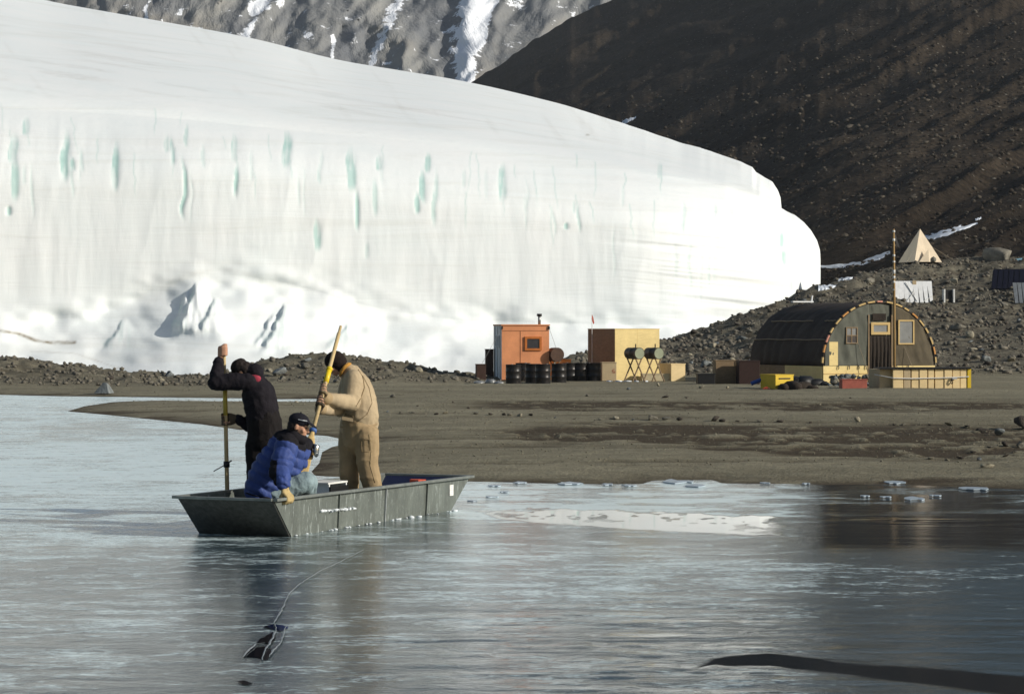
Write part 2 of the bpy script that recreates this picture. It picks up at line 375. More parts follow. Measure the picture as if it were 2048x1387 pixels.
# flutes and ledges
fl = (fbm(CG/34, YG/190, 3, 101)-.5)*.55+(np.abs(fbm(CG/80+YG/900, YG/300, 2, 107)*2-1))*.6-.1
led = (fbm(CG/300, (YG-.10*CG)/15, 3, 111)-.5)*.5
nose = sst(1150, 1500, CG)
DG = DG+k*(onface*lower*fl*.13+led*.95*nose*lower*sst(0, 30, YG-ycr))
DG = DG+(1-lower)*(fbm(CG/110, YG/60, 3, 113)-.5)*1.6
blue = np.zeros_like(YG)
STR = [(28, 258, 335, 9, .9), (33, 300, 410, 8, .6), (54, 228, 275, 7, .6), (18, 408, 434, 5, .8), (133, 252, 372, 8, 1), (146, 310, 345, 4, .6), (165, 290, 350, 3, .3), (235, 272, 390, 7, .8), (332, 262, 310, 5, .35), (345, 266, 337, 4, .6), (374, 240, 300, 4, .4),
       (367, 300, 448, 4.5, .75), (408, 280, 342, 4, .25), (467, 260, 330, 6, .55), (473, 320, 402, 4, .7), (502, 290, 372, 4, .3), (574, 252, 342, 9, .75), (641, 290, 375, 4, .35), (634, 428, 508, 7, .6), (704, 285, 392, 9, .6), (717, 368, 468, 4, .75),
       (757, 305, 345, 6, .7), (750, 345, 440, 5, .4), (855, 300, 350, 6, .6), (848, 330, 412, 6, .75), (835, 378, 432, 5, .7), (872, 325, 462, 5, .45), (1006, 318, 408, 8, .95), (735, 480, 522, 4, .25), (1108, 400, 480, 3, .25), (1133, 442, 461, 4, .7),
       (1158, 398, 470, 3, .4), (1148, 395, 430, 3, .3), (1367, 392, 472, 3.5, .4), (1563, 455, 500, 4, .6), (1568, 490, 536, 4, .65), (1320, 318, 362, 5, .25), (1050, 380, 430, 3, .2), (930, 330, 380, 4, .2), (600, 340, 420, 3, .2), (1245, 360, 420, 3, .2), (1430, 400, 440, 3, .25)]
rr = random.Random(5)
for k2 in range(26): STR.append((rr.uniform(-600, 1500), 0, 0, rr.uniform(2, 4), rr.uniform(.12, .28)))
for (x, y0, y1, wd, a) in STR:
    if y1 == 0:
        yb = float(I(BR, x)); y0 = yb+rr.uniform(10, 120); y1 = y0+rr.uniform(40, 150)
    c = x+5*(vn(YG/35, YG*0, int(abs(x)))-.5)*2*np.clip((y1-y0)/120, 0, 1)
    tt = (YG-y0)/(y1-y0); env = np.clip(np.minimum(sst(0, .35, tt), sst(1, .72, tt)) if False else sst(0, .4, tt)*(1-sst(.75, 1.0, tt)), 0, 1)
    wv = wd*(.35+.75*np.sin(np.clip(tt, 0, 1)*math.pi*.9))*1.15
    dx = (CG-c)/np.maximum(wv, 1)
    m = min(1, a*1.5)*env*(.45+.55*sst(.3, .55, fbm(CG/7, YG/45, 3, int(abs(x))+7)))*np.where(dx < 0, sst(-1.05, -.8, dx), 1-sst(.3, 1.05, dx)); blue = np.maximum(blue, m)
    DG = DG+.09*env*a*np.exp(-dx*dx*1.3)
# apron ice blocks
for (bx_, y0_, y1_, wx, h) in [(398, 572, 672, 62, 3.4), (430, 600, 660, 40, 2.0), (372, 590, 660, 34, 2.4), (572, 612, 702, 56, 3.0), (545, 632, 690, 40, 1.8), (250, 640, 700, 50, 1.0), (700, 650, 700, 60, .9)]:
    tt = (YG-y0_)/(y1_-y0_); ww = wx*(.16+.84*np.clip(tt, 0, 1.2)); dx = (CG-bx_+(fbm(YG/14, CG*0, 3, 133)-.5)*14)/ww
    lump = sst(-1, -.72, dx)*(1-sst(-.35, 1.05, dx))*sst(-.08, .12, tt)*(1-sst(.75, 1.15, tt))*(.8+.4*fbm(CG/12, YG/60, 3, 131)); DG = DG-h*lump*.22
    edge = np.exp(-((dx+.86)/.13)**2)*sst(-.05, .1, tt)*(1-sst(.7, 1.05, tt)); blue = np.maximum(blue, .5*edge*sst(.3, .6, fbm(CG/8, YG/14, 3, 139))+.22*lump*sst(.5, .66, fbm(CG/7, YG/60, 3, 137)))
# dirt
dirt = np.zeros_like(YG)
yl = np.interp(CG, [-700, 0, 40, 70, 100, 150, 190], [655, 661, 668, 680, 685, 684, 680])
dirt += np.exp(-((YG-yl)/3.2)**2)*sst(-100, 60, CG)*(1-sst(148, 156, CG))*1.1
dirt += np.exp(-((YG-np.interp(CG, [0, 150, 235, 280], [700, 706, 735, 745]))/1.6)**2)*.35*(CG < 240)*(CG > 60)
for _ in range(34):
    x_ = rr.uniform(0, 1600); y_ = float(I(BR, x_))+rr.uniform(-25, 90); ln_ = rr.uniform(25, 110); xc_ = x_+(YG-y_)*rr.uniform(-.1, .22)+5*(vn(YG/15, YG*0, _)-.5); blue = np.maximum(blue, rr.uniform(.25, .6)*np.exp(-((CG-xc_)/1.5)**2)*sst(0, 8, YG-y_)*(1-sst(ln_*.6, ln_, YG-y_)))
arc = np.hypot((CG-440)/150, (YG-650)/110); dirt += np.exp(-((arc-1)/.05)**2)*.13*(YG < 640)
top = sst(10, 60, ybr-YG)
ln = fbm((CG+2.2*YG)/240, (YG-.16*CG)/5.5, 4, 151); dirt += top*sst(.54, .75, ln)*.16*sst(0, 60, YG-ycr-20)
dirt += np.exp(-(((CG-1175)/4)**2+((YG-270)/2)**2))*.9
dirt += sst(.66, .8, fbm((CG-.8*YG)/30, (YG+CG*.8)/160, 4, 157))*.12*top
DG = DG+np.where(CG < 160, np.clip((yl-YG)/8, -1, 0)*(-1.0)*0, 0)
XG = (CG-1024)/F*DG; ZG = CH-(YG-HY)/F*DG
# back side, in world space
cx, cd, cz = XG[-1], DG[-1], ZG[-1]; bX = []; bD = []; bZ = []
for t in td[0:]:
    bX.append(cx-t*12*sst(1100, 1641, cs)+cx*0); bD.append(cd+.5+t*110*np.maximum(k, .12)); bZ.append(cz-(t**1.6)*(cz+8))
XG = np.vstack([XG, bX]); DG = np.vstack([DG, bD]); ZG = np.vstack([ZG, bZ]); z0 = np.zeros((len(td), len(cs)))
blue = np.vstack([blue, z0]); dirt = np.vstack([dirt, z0])
glm = mesh_from('glacier', np.stack([XG, DG, ZG], -1).reshape(-1, 3), grid_faces(*XG.shape), True)
set_attr(glm, 'blue', np.clip(blue, 0, 1)); set_attr(glm, 'dirt', np.clip(dirt, 0, 1))
M_glac = glacier_mat()
tag(add('glacier', glm, M_glac), kind='structure')
# ---------------------------------------------------------------- lake ice
def ice_mat():
    n = NT('lake_ice'); co = n.coord('World')
    fr = n.attr('frost'); rp = n.attr('ripple'); ro = n.attr('rough'); wt = n.attr('water_shade')
    st = n.noise(n.coord('World', (.55, 1, 1)), 3.2, 6, .68, .6); fi = n.noise(n.coord('World', (.8, 1, 1)), 14, 5, .7, .4)
    bl = n.noise(n.coord('World', (.6, 1, 1)), .55, 5, .62, .8)
    m = n.math('ADD', n.math('MULTIPLY', n.math('SUBTRACT', st, .5), 2.6), n.math('ADD', fr, n.math('MULTIPLY', n.math('SUBTRACT', fi, .5), 1.8)))
    m = n.math('ADD', m, n.math('MULTIPLY', n.math('SUBTRACT', bl, .5), 1.5))
    fm = n.math('MULTIPLY', n.ramp(m, [(.22, 0), (.95, 1)]), n.math('SUBTRACT', 1, wt), True)
    c = n.mix(fm, (.042, .064, .072), (.68, .82, .83))
    c = n.mix(wt, c, (.005, .008, .012))  # near black for open water and for the painted shadow strip
    r2 = n.math('ADD', ro, n.math('MULTIPLY', fm, .12), True)
    w1 = n.noise(n.coord('World', (.36, 1, 1)), 1.9, 1.2, .45, .4); w2 = n.noise(n.coord('World', (.5, 1, 1)), 6, 2, .5, .3)
    h = n.math('ADD', w1, n.math('MULTIPLY', w2, .12))
    b1 = n.bump(h, n.math('MULTIPLY', rp, .05))
    b2 = n.bump(n.math('ADD', st, n.math('MULTIPLY', fi, .4)), n.math('MULTIPLY', n.math('SUBTRACT', 1, wt), .009), 1.0, b1)
    n.b.inputs['Specular Tint'].default_value = (.80, .96, .965, 1); n.set(base=c, rough=r2, ior=1.5, spec=.5, normal=b2)
    return n.m
yy = np.concatenate([np.linspace(1500, 1395, 12)[:-1], np.linspace(1395, 955, 440)[:-1], np.linspace(955, 786, 230)[:-1], np.linspace(786, 765, 4)])
cc = np.concatenate([np.linspace(-1200, -20, 60)[:-1], np.linspace(-20, 2070, 600)[:-1], np.linspace(2070, 3400, 60)])
YI, CI = np.meshgrid(yy, cc, indexing='ij'); DI = F*CH/(YI-HY); XI = (CI-1024)/F*DI
n_a = fbm(XI*.45, DI*.45, 5, 201); n_b = fbm(XI*1.4, DI*1.4, 5, 211); n_c = fbm(XI*5, DI*2.4, 4, 221); n_l = fbm(XI*.8, DI*1.6, 5, 231)
frost = .30+.0*YI
# left bay brighter
frost += .36*(1-sst(350, 900, CI))*(1-sst(1020, 1180, YI))*sst(.32, .6, n_a+.1)
frost += .20*(1-sst(860, 1000, YI))
frost += .28*np.exp(-((YI-(905+.05*(600-CI)))/26)**2)*(CI < 760)+.22*np.exp(-((YI-975)/40)**2)*(CI < 520)
frost -= .22*np.exp(-((YI-862)/13)**2)*(CI > 80)*(CI < 520)
frost += .26*sst(1075, 1120, YI)*(1-sst(1150, 1300, YI))*sst(700, 900, CI)*(1-sst(1350, 1650, CI))
frost -= .25*sst(1560, 1750, CI)*sst(1030, 1060, YI)
frost -= .25*sst(1160, 1300, YI)*sst(650, 1050, CI); frost -= .16*np.exp(-(((CI-620)/330)**2+((YI-1150)/90)**2))
# plates by the shore right of the boat
sh = (CI > 900)*(YI < 1045)*(YI > 950)
pl = sst(.46, .56, fbm(XI*1.3, DI*2.2, 5, 241))
frost = np.where(sh > 0, (.40+.60*pl)*(1-sst(1560, 1720, CI)*.6), frost)
rough = .07+.05*sst(1080, 1160, YI)*(1-sst(1200, 1300, YI)*sst(700, 1000, CI))+.05*n_b
rough = rough+.10*(1-sst(1000, 1250, YI))*(1-sst(450, 900, CI))
ripple = .10+.5*sst(1150, 1300, YI)*sst(500, 1000, CI)*(1-.55*sst(1500, 1900, CI))+.22*sst(1050, 1300, YI)
ripple *= (.6+.8*n_a)
# mirror strip
ytop = np.interp(CI, [940, 1000, 1200, 1400, 1640, 2048], [1019, 1020, 1018, 1026, 1036, 1040])+(n_c-.5)*16
ybot = np.interp(CI, [940, 1000, 1100, 1300, 1500, 1640, 1800, 2048], [1018, 1036, 1046, 1060, 1070, 1078, 1082, 1080])+(n_c-.5)*5
strip = sst(-2, 2, YI-ytop)*sst(-2.5, 2.5, ybot-YI)*sst(930, 1000, CI)*(1-sst(1530, 1580, CI+(n_c-.5)*50))
dots = sst(.62, .68, fbm(XI*9, DI*3.2, 2, 251))*np.exp(-((YI-ytop-6)/14)**2)
frost = frost*(1-strip)+strip*(.12); rough = rough*(1-strip)+strip*.02; ripple = ripple*(1-strip)+strip*.01
water_shade = strip*(1-dots)
# shore-side mirror pools at right
pool = sst(1560, 1680, CI)*sst(962, 970, YI)*(1-sst(1085, 1110, YI))*sst(.36, .5, n_l+.06)
rough = rough*(1-pool)+pool*.03; ripple = ripple*(1-pool)+pool*.02; water_shade = np.maximum(water_shade, pool*.8)
rip_ = sst(.42, .6, ripple)*sst(1140, 1220, YI)*sst(700, 950, CI); rough = rough*(1-.55*rip_)
rb = sst(1600, 1760, CI)*np.exp(-((YI-(1030+.055*(CI-1640)))/11)**2)
ripple += rb*.35; water_shade = np.maximum(water_shade, rb*.9)
# dark shadow strip painted into the ice colour, bottom right
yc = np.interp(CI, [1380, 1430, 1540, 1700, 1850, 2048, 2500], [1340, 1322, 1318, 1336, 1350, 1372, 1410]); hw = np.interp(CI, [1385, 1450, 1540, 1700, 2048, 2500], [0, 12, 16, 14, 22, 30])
shadow_strip = sst(-5, 5, hw-np.abs(YI-yc)+(n_b-.5)*8)*(CI > 1380)
water_shade = np.maximum(water_shade, shadow_strip); frost = frost-.5*shadow_strip; ripple = ripple*(1-shadow_strip)+.02*shadow_strip; rough = rough*(1-shadow_strip)+.05*shadow_strip
rgt = sst(1500, 1700, CI)*sst(1085, 1120, YI); rough += .05*rgt
boatw = np.exp(-(((CI-640)/230)**2+((YI-1160)/120)**2)); rough = rough-.05*boatw; ripple = ripple*(1-.7*boatw)
wv = (np.abs(fbm(XI*2.8+.3*DI, DI*4.0, 2, 301)*2-1)**.8*.006+(fbm(XI*.7, DI*1.6, 2, 303)-.5)*.010+(fbm(XI*3.5, DI*8, 2, 307)-.5)*.0022)
env_ = np.clip(ripple, 0, 1)*sst(1060, 1150, YI)*(1-.8*shadow_strip)*(1-boatw*.85)
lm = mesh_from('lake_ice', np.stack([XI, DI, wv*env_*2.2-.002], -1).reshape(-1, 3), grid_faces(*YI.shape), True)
for a, b in (('frost', frost), ('ripple', np.clip(ripple, 0, 1)), ('rough', np.clip(rough, .02, .5)), ('water_shade', np.clip(water_shade, 0, 1))): set_attr(lm, a, b)
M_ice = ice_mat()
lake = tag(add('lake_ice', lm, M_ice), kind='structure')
# ---------------------------------------------------------------- placement rays
dg = bpy.context.evaluated_depsgraph_get()
def bvh(o):
    me = o.data; n = len(me.vertices); v = np.empty(n*3, np.float32); me.vertices.foreach_get('co', v)
    return BVHTree.FromPolygons([Vector(p) for p in v.reshape(-1, 3)], [tuple(p.vertices) for p in me.polygons])
BG, BH = bvh(ground), bvh(hill)
def hit(x, y, which=None):
    d = Vector(((x-1024)/F, 1, -(y-HY)/F)).normalized(); o = Vector((0, 0, CH)); best = None
    for b in ([BG, BH] if which is None else [which]):
        r = b.ray_cast(o, d)
        if r[0] is not None and (best is None or r[3] < best[1]): best = (r[0], r[3], r[1])
    return best[0] if best else None
def gz(X, D):
    r = BG.ray_cast(Vector((X, D, 400)), Vector((0, 0, -1))); return r[0].z if r[0] is not None else 0.1
hb = MB().box((0, 875, 252), (2300, 2150, 514)).build('haze', None)
hz_ = bpy.data.materials.new('haze_air'); hz_.use_nodes = True; t_ = hz_.node_tree; t_.nodes.remove(t_.nodes['Principled BSDF'])
pv = t_.nodes.new('ShaderNodeVolumePrincipled'); pv.inputs['Color'].default_value = (.86, .93, 1, 1); pv.inputs['Density'].default_value = .00009; pv.inputs['Anisotropy'].default_value = .2
t_.links.new(pv.outputs[0], t_.nodes['Material Output'].inputs['Volume']); hb.data.materials.append(hz_); tag(hb, kind='stuff')
#BODY#
# ================================================================ MATERIALS for things
M_ply = wood('plywood', (.84, .66, .30), .8, (1, 1, 5)); M_plyd = wood('weathered_shaded_plywood', (.30, .21, .12), .6, (1, 1, 5))
M_pine = wood('pine', (.66, .47, .20), .65, (1, 1, 14)); M_pole = wood('pale_pole_wood', (.62, .47, .24), .7, (8, 8, 1))
M_orangew = wood('orange_wood', (.62, .30, .09), .7, (1, 1, 6)); M_boxw = wood('box_wood', (.86, .66, .35), .85, (1, 1, 3))
M_orange = mat('orange_painted_board', (.80, .33, .15), .6, var=.3, scale=1.3, bump=.002, fine=25)
M_white = mat('white_painted_board', (.86, .88, .88), .6, var=.2, scale=3); M_dark = mat('dark_cloth', (.030, .022, .016), .9, var=.4, scale=3, bump=.02)
M_black = mat('black_plastic', (.012, .012, .013), .5, var=.4); M_drum = mat('black_drum_paint', (.020, .019, .019), .38, .2, var=.4, scale=5, wear=(.10, .07, .05))
M_steel = mat('galvanised_steel', (.35, .36, .35), .4, .8, var=.3, scale=7); M_glass = mat('dark_glass', (.035, .035, .045), .12, spec=.8, var=.2)
M_roof = mat('black_roof_fabric', (.050, .038, .030), .8, var=.6, scale=.8, bump=.03); M_grey = mat('grey_green_canvas', (.125, .130, .105), .9, var=.3, scale=1.5, bump=.02)
M_brown = mat('brown_canvas', (.115, .095, .062), .9, var=.3, scale=1.5, bump=.02); M_plast = mat('cloudy_plastic', (.22, .23, .23), .3, var=.35, scale=3, spec=.6)
M_rope = mat('pale_rope', (.30, .25, .18), .9); M_yellow = mat('yellow_painted_wood', (.72, .50, .03), .55, var=.12, scale=3)
M_red = mat('dull_red_plastic', (.36, .10, .07), .6, var=.3); M_redc = mat('red_cloth', (.60, .10, .05), .8)
M_olive = mat('olive_tank_paint', (.055, .052, .030), .5, var=.3); M_olivel = mat('pale_olive_paint', (.26, .29, .19), .55, var=.2)
M_card = mat('cardboard', (.52, .41, .25), .85, var=.15, scale=4); M_blue = mat('blue_plastic', (.02, .07, .30), .5); M_tent = mat('pale_peach_canvas', (.80, .67, .49), .85, var=.14, scale=2, bump=.03)
M_solar = mat('navy_solar_cells', (.006, .007, .018), .45, spec=.25, var=.3); M_alu = mat('brushed_aluminium', (.55, .57, .58), .45, .6, var=.25, scale=5)
M_strap = mat('white_strap', (.75, .75, .72), .8); M_snowm = mat('old_snow', (.72, .77, .83), .75, var=.08, scale=3, bump=.02)
M_ltblue = mat('pale_blue_canvas', (.22, .42, .52), .8)
def frame_window(parent, name, c, w_, h_, fw, mfr, mgl, u, v, n, depth=.05, bars=(0, 0)):
    # frame with a recessed pane; u,v axes in the wall plane, n outward
    c = Vector(c); u = Vector(u); v = Vector(v); n = Vector(n)
    rot = Matrix((u, n, v)).transposed()
    fr = MB()
    for sx in (-1, 1): fr.box(c+u*sx*(w_/2-fw/2)+n*depth/2, (fw, depth, h_), rot)
    for sz in (-1, 1): fr.box(c+v*sz*(h_/2-fw/2)+n*depth/2, (w_-2*fw, depth, fw), rot)
    win = MB().box(c+n*.012, (w_-2*fw, .012, h_-2*fw), rot)
    f = fr.build(name, mfr, parent); win.build('pane', mgl, f)
    for k in range(bars[0]): MB().box(c+u*((k+1)/(bars[0]+1)-.5)*(w_-2*fw)+n*.028, (.03, .02, h_-2*fw-.004), rot).build('glazing_bar', mfr, f)
    for k in range(bars[1]): MB().box(c+v*((k+1)/(bars[1]+1)-.5)*(h_-2*fw)+n*.030, (w_-2*fw-.004, .024, .03), rot).build('glazing_bar', mfr, f)
    return f
X3 = (Vector((1, 0, 0)), Vector((0, 0, 1)), Vector((0, -1, 0)))
# ================================================================ BOAT
P0 = G(587, 1071); P1 = G(897, 1021); A = (P1-P0); LEN = A.length; A.normalize(); B = Vector((-A.y, A.x, 0)); WB = 1.03
def BP(t, b, z): return P0+A*t+B*b+Vector((0, 0, z))
def boat_mat():
    n = NT('boat_metal'); co = n.coord('Object'); a = n.noise(n.coord('Object', (1, 1, .35)), 4, 6, .7, .5); b = n.noise(co, 26, 4, .65); s = n.noise(n.coord('Object', (3, 3, .5)), 9, 4, .7)
    c = n.mix(n.ramp(a, [(.3, 0), (.7, 1)]), (.085, .095, .085), (.165, .185, .165))
    c = n.mix(n.ramp(b, [(.55, 0), (.75, .5)]), c, (.22, .24, .22)); c = n.mix(n.ramp(s, [(.58, 0), (.70, .8)]), c, (.42, .46, .44))
    c = n.mix(n.ramp(a, [(.26, .7), (.36, 0)]), c, (.05, .05, .045))
    return n.set(base=c, rough=n.ramp(b, [(.3, .38), (.7, .6)]), metal=.15, spec=.4, normal=n.bump(n.math('ADD', a, n.math('MULTIPLY', b, .2)), .012))
def boat_dark():
    n = NT('boat_dark_metal'); co = n.coord('Object'); b = n.noise(co, 20, 5, .7)
    c = n.mix(n.ramp(b, [(.35, 0), (.75, 1)]), (.045, .045, .040), (.11, .11, .10)); return n.set(base=c, rough=.55, metal=.3, normal=n.bump(b, .008))
M_boat = boat_mat(); M_boatd = boat_dark()
boat = thing('metal_boat', 'flat bottomed grey metal boat frozen into the lake ice with three people aboard', 'boat', (0, 0, 0))
RK1, RK2, H1, H2, FLR = .436, .54, .37, .345, .02
def hz(t): return H1+(H2-H1)*t/LEN
th = .012
nearside = MB().slab([BP(0, 0, -.05), BP(LEN, 0, -.05), BP(LEN+RK2, -FLR, H2), BP(-RK1, -FLR, H1)], -th).build('side_panel', M_boat, boat)
MB().slab([BP(0, WB, -.05), BP(-RK1, WB+FLR, H1), BP(LEN+RK2, WB+FLR, H2), BP(LEN, WB, -.05)], -th).build('side_panel', M_boat, boat)
MB().slab([BP(0, th, -.05), BP(-RK1, -FLR+th, H1), BP(-RK1, WB+FLR-th, H1), BP(0, WB-th, -.05)], th).build('end_panel', M_boatd, boat)
MB().slab([BP(LEN, th, -.05), BP(LEN+RK2, -FLR+th, H2), BP(LEN+RK2, WB+FLR-th, H2), BP(LEN, WB-th, -.05)], -th).build('end_panel', mat('boat_navy_lining', (.022, .030, .075), .5, .2), boat)
MB().slab([BP(0, th, -.03), BP(LEN, th, -.03), BP(LEN, WB-th, -.03), BP(0, WB-th, -.03)], .02).build('floor_panel', M_boatd, boat)
def beam(mb, a, b, w_, h_, up=Vector((0, 0, 1))):
    a = Vector(a); b = Vector(b); t = (b-a).normalized(); s_ = t.cross(up).normalized(); q = s_.cross(t)
    rot = Matrix((t, s_, q)).transposed(); return mb.box((a+b)/2, ((b-a).length, w_, h_), rot)
g = MB(); c4 = [BP(-RK1-.03, -FLR-.025, H1+.012), BP(LEN+RK2+.03, -FLR-.025, H2+.012), BP(LEN+RK2+.03, WB+FLR+.025, H2+.012), BP(-RK1-.03, WB+FLR+.025, H1+.012)]
M_rim = mat('scuffed_rim_metal', (.26, .28, .26), .45, .5, var=.35, scale=9, fine=60)
for i, nm in enumerate(['gunwale']*4):
    m_ = MB(); a_, b_ = c4[i], c4[(i+1) % 4]; t_ = (b_-a_).normalized()
    beam(m_, a_+t_*(.028 if i % 2 else 0), b_-t_*(.028 if i % 2 else 0), .055, .028 if i % 2 == 0 else .026)
    m_.build(nm, M_rim, boat, bevel=.005)
for t_, dz in ((0.95, 0), (2.05, 0), (3.1, 0)):
    m_ = MB(); k_ = (t_+RK1*0)/LEN
    beam(m_, BP(t_, -.004, .0), BP(t_, -FLR-.006, hz(t_)-.01), .03, .012, up=A); m_.build('seam_strip', M_alu if abs(t_-2.05) < .1 else M_boat, boat)
MB().slab([BP(.0, .02, .17), BP(.45, .02, .17), BP(.45, WB-.02, .17), BP(.0, WB-.02, .17)], .10).build('bench', M_boatd, boat)
MB().slab([BP(2.75, .02, .20), BP(3.05, .02, .20), BP(3.05, WB-.02, .20), BP(2.75, WB-.02, .20)], .05).build('bench', M_alu, boat)
tg = MB(); tc_ = BP(LEN+.04, -.017, .235); tg.slab([tc_+A*-.05+Vector((0, 0, -.065)), tc_+A*.05+Vector((0, 0, -.065)), tc_+A*.05+Vector((0, 0, .055)), tc_+A*-.05+Vector((0, 0, .055))], .004)
tg.build('registration_sticker', M_strap, boat)
# thin lines of worn printing on the sticker
pr = MB()
for k_ in range(5):
    zz = .045-.022*k_; e_ = .036 if k_ % 2 else .042
    q0 = tc_-B*.0055
    pr.slab([q0+A*-e_+Vector((0, 0, zz-.008)), q0+A*(e_*.5)+Vector((0, 0, zz-.008)), q0+A*(e_*.5)+Vector((0, 0, zz-.003)), q0+A*-e_+Vector((0, 0, zz-.003))], .001)
pr.build('print', mat('faded_print', (.52, .52, .50), .8), boat)
# frost crust along the waterline
fr_ = MB(); r9 = random.Random(3)
ico = bmesh.new(); bmesh.ops.create_icosphere(ico, subdivisions=1, radius=1); IV = np.array([v.co[:] for v in ico.verts]); IF = np.array([[v.index for v in f.verts] for f in ico.faces]); ico.free()
ico = bmesh.new(); bmesh.ops.create_icosphere(ico, subdivisions=2, radius=1); IV2 = np.array([v.co[:] for v in ico.verts]); IF2 = np.array([[v.index for v in f.verts] for f in ico.faces]); ico.free()
def blobs(name, items, m, seed=1, jag=.25, fine=False):
    vs = []; fs = []; b = 0; rs = np.random.RandomState(seed); VV, FF = (IV2, IF2) if fine else (IV, IF)
    for (p, sx, sy, sz) in items:
        v = VV*(1+jag*(rs.rand(len(VV), 1)-.5)*2); a = rs.rand()*6.28; c, s_ = math.cos(a), math.sin(a)
        v = v*np.array([sx, sy, sz]); v = np.stack([v[:, 0]*c-v[:, 1]*s_, v[:, 0]*s_+v[:, 1]*c, v[:, 2]], 1)+np.array(p); vs.append(v); fs.append(FF+b); b += len(VV)
    return mesh_from(name, np.concatenate(vs), np.concatenate(fs))
it = []
for k_ in range(34):
    t_ = r9.uniform(-.02, LEN+.02); r_ = r9.uniform(.004, .018)*(2.2 if t_ > LEN-1.1 and r9.random() < .4 else 1)
    it.append((BP(t_, -.008-r9.random()*.03*(1+2*(t_ > LEN-1)), .004), r_*1.5, r_, r_*.55))
tag(add('frost_crust', blobs('frost_crust', it, None, 5), mat('frost_white', (.72, .77, .80), .8, bump=.01)), kind='stuff')
# frost stuck on the side panel
it = [(BP(.55+.045*k_, -.016, .205+r9.uniform(-.006, .006)-.001*k_), r9.uniform(.035, .05), .008, r9.uniform(.010, .022)) for k_ in range(18)]
o_ = add('frost_patch', blobs('frost_patch', it, None, 7), _mc['frost_white'], boat)
# kit in the boat
kb = thing('tool_box', 'white edged box with a dark open side on the floor amid the boat', 'box', BP(1.95, .62, 0))
def obox(mb, c, a, b, c3, dx, dy, dz):
    rot = Matrix((a, b, c3)).transposed(); return mb.box(c, (dx, dy, dz), rot)
Zv = Vector((0, 0, 1))
for nm, off, dm, mm_ in (('side', (0, .14, .2), (.42, .02, .40), M_white), ('side', (0, -.14, .2), (.42, .02, .34), M_black), ('end', (-.2, 0, .2), (.02, .26, .40), M_white), ('end', (.2, 0, .2), (.02, .26, .40), M_white), ('lid', (0, .02, .405), (.46, .30, .018), M_strap)):
    m_ = MB(); obox(m_, A*off[0]+B*off[1]+Zv*off[2], A, B, Zv, *dm); m_.build(nm, mm_, kb)
ot = MB(); q = [BP(LEN-.2, .28, .30)+A*x+B*y for x, y in ((0, 0), (.14, -.03), (.2, .08), (.16, .16), (.03, .12))]
ot.slab(q, .05); tag(ot.build('safety_strap', M_redc), 'small orange red strap lying in the far end of the boat', 'strap')
# ================================================================ PEOPLE
M_skin = mat('skin', (.50, .27, .17), .55, var=.12, scale=9, bump=.001); M_hair = mat('dark_hair', (.018, .012, .010), .8, var=.4, scale=30, bump=.006)
def fabric(name, c, sc=7, b=.012, var=.25, rough=.85, c2=None): return mat(name, c, rough, 0, var, sc, b, c2=c2, spec=.15, fine=60)
def cap_(bm, a, ra, b, rb):
    a = Vector(a); b = Vector(b)
    for p, r in ((a, ra), (b, rb)): bmesh.ops.create_icosphere(bm, subdivisions=2, radius=r, matrix=Matrix.Translation(p))
    d = b-a
    if d.length < 1e-4: return
    M_ = Matrix.Translation((a+b)/2) @ d.to_track_quat('Z', 'Y').to_matrix().to_4x4()
    bmesh.ops.create_cone(bm, cap_ends=True, segments=14, radius1=ra, radius2=rb, depth=d.length, matrix=M_)
def ell(bm, c, ax, rs):                      # ax: three unit vectors
    M_ = Matrix.Translation(Vector(c)) @ Matrix((ax[0]*rs[0], ax[1]*rs[1], ax[2]*rs[2])).transposed().to_4x4()
    bmesh.ops.create_icosphere(bm, subdivisions=3, radius=1, matrix=M_)
def fuse(name, prims, m, parent=None, voxel=.009, smooth=4, disp=None):
    bm = bmesh.new()
    for p in prims:
        if p[0] == 'c': cap_(bm, *p[1:])
        else: ell(bm, *p[1:])
    me = bpy.data.meshes.new(name); bm.to_mesh(me); bm.free()
    o = bpy.data.objects.new(name, me); COL.objects.link(o)
    r = o.modifiers.new('r', 'REMESH'); r.mode = 'VOXEL'; r.voxel_size = voxel
    s_ = o.modifiers.new('s', 'SMOOTH'); s_.factor = .5; s_.iterations = smooth
    dg_ = bpy.context.evaluated_depsgraph_get(); me2 = bpy.data.meshes.new_from_object(o.evaluated_get(dg_))
    bpy.data.objects.remove(o); bpy.data.meshes.remove(me); me2.name = name
    n = len(me2.vertices)
    if disp and n:
        co = np.empty(n*3, np.float32); me2.vertices.foreach_get('co', co); co = co.reshape(-1, 3)
        no = np.array([v.normal[:] for v in me2.vertices]); co = co+no*disp(co)[:, None]; me2.vertices.foreach_set('co', co.astype(np.float32).ravel()); me2.update()
    me2.polygons.foreach_set('use_smooth', [True]*len(me2.polygons))
    return add(name, me2, m, parent)
def folds(amp, f=9, seed=0, ax=(1, 1, 1)):
    def d(co):
        x = co*f*np.array(ax)
        a = np.abs(2*fbm(x[:, 0]+x[:, 1]*.7, x[:, 2]+x[:, 1]*.4, 3, seed)-1); b = fbm(x[:, 0]*.4+x[:, 2]*.3, x[:, 2]*.8-x[:, 1]*.5, 3, seed+5)-.5
        return amp*(.9-1.8*a**.7)+amp*.8*b
    return d
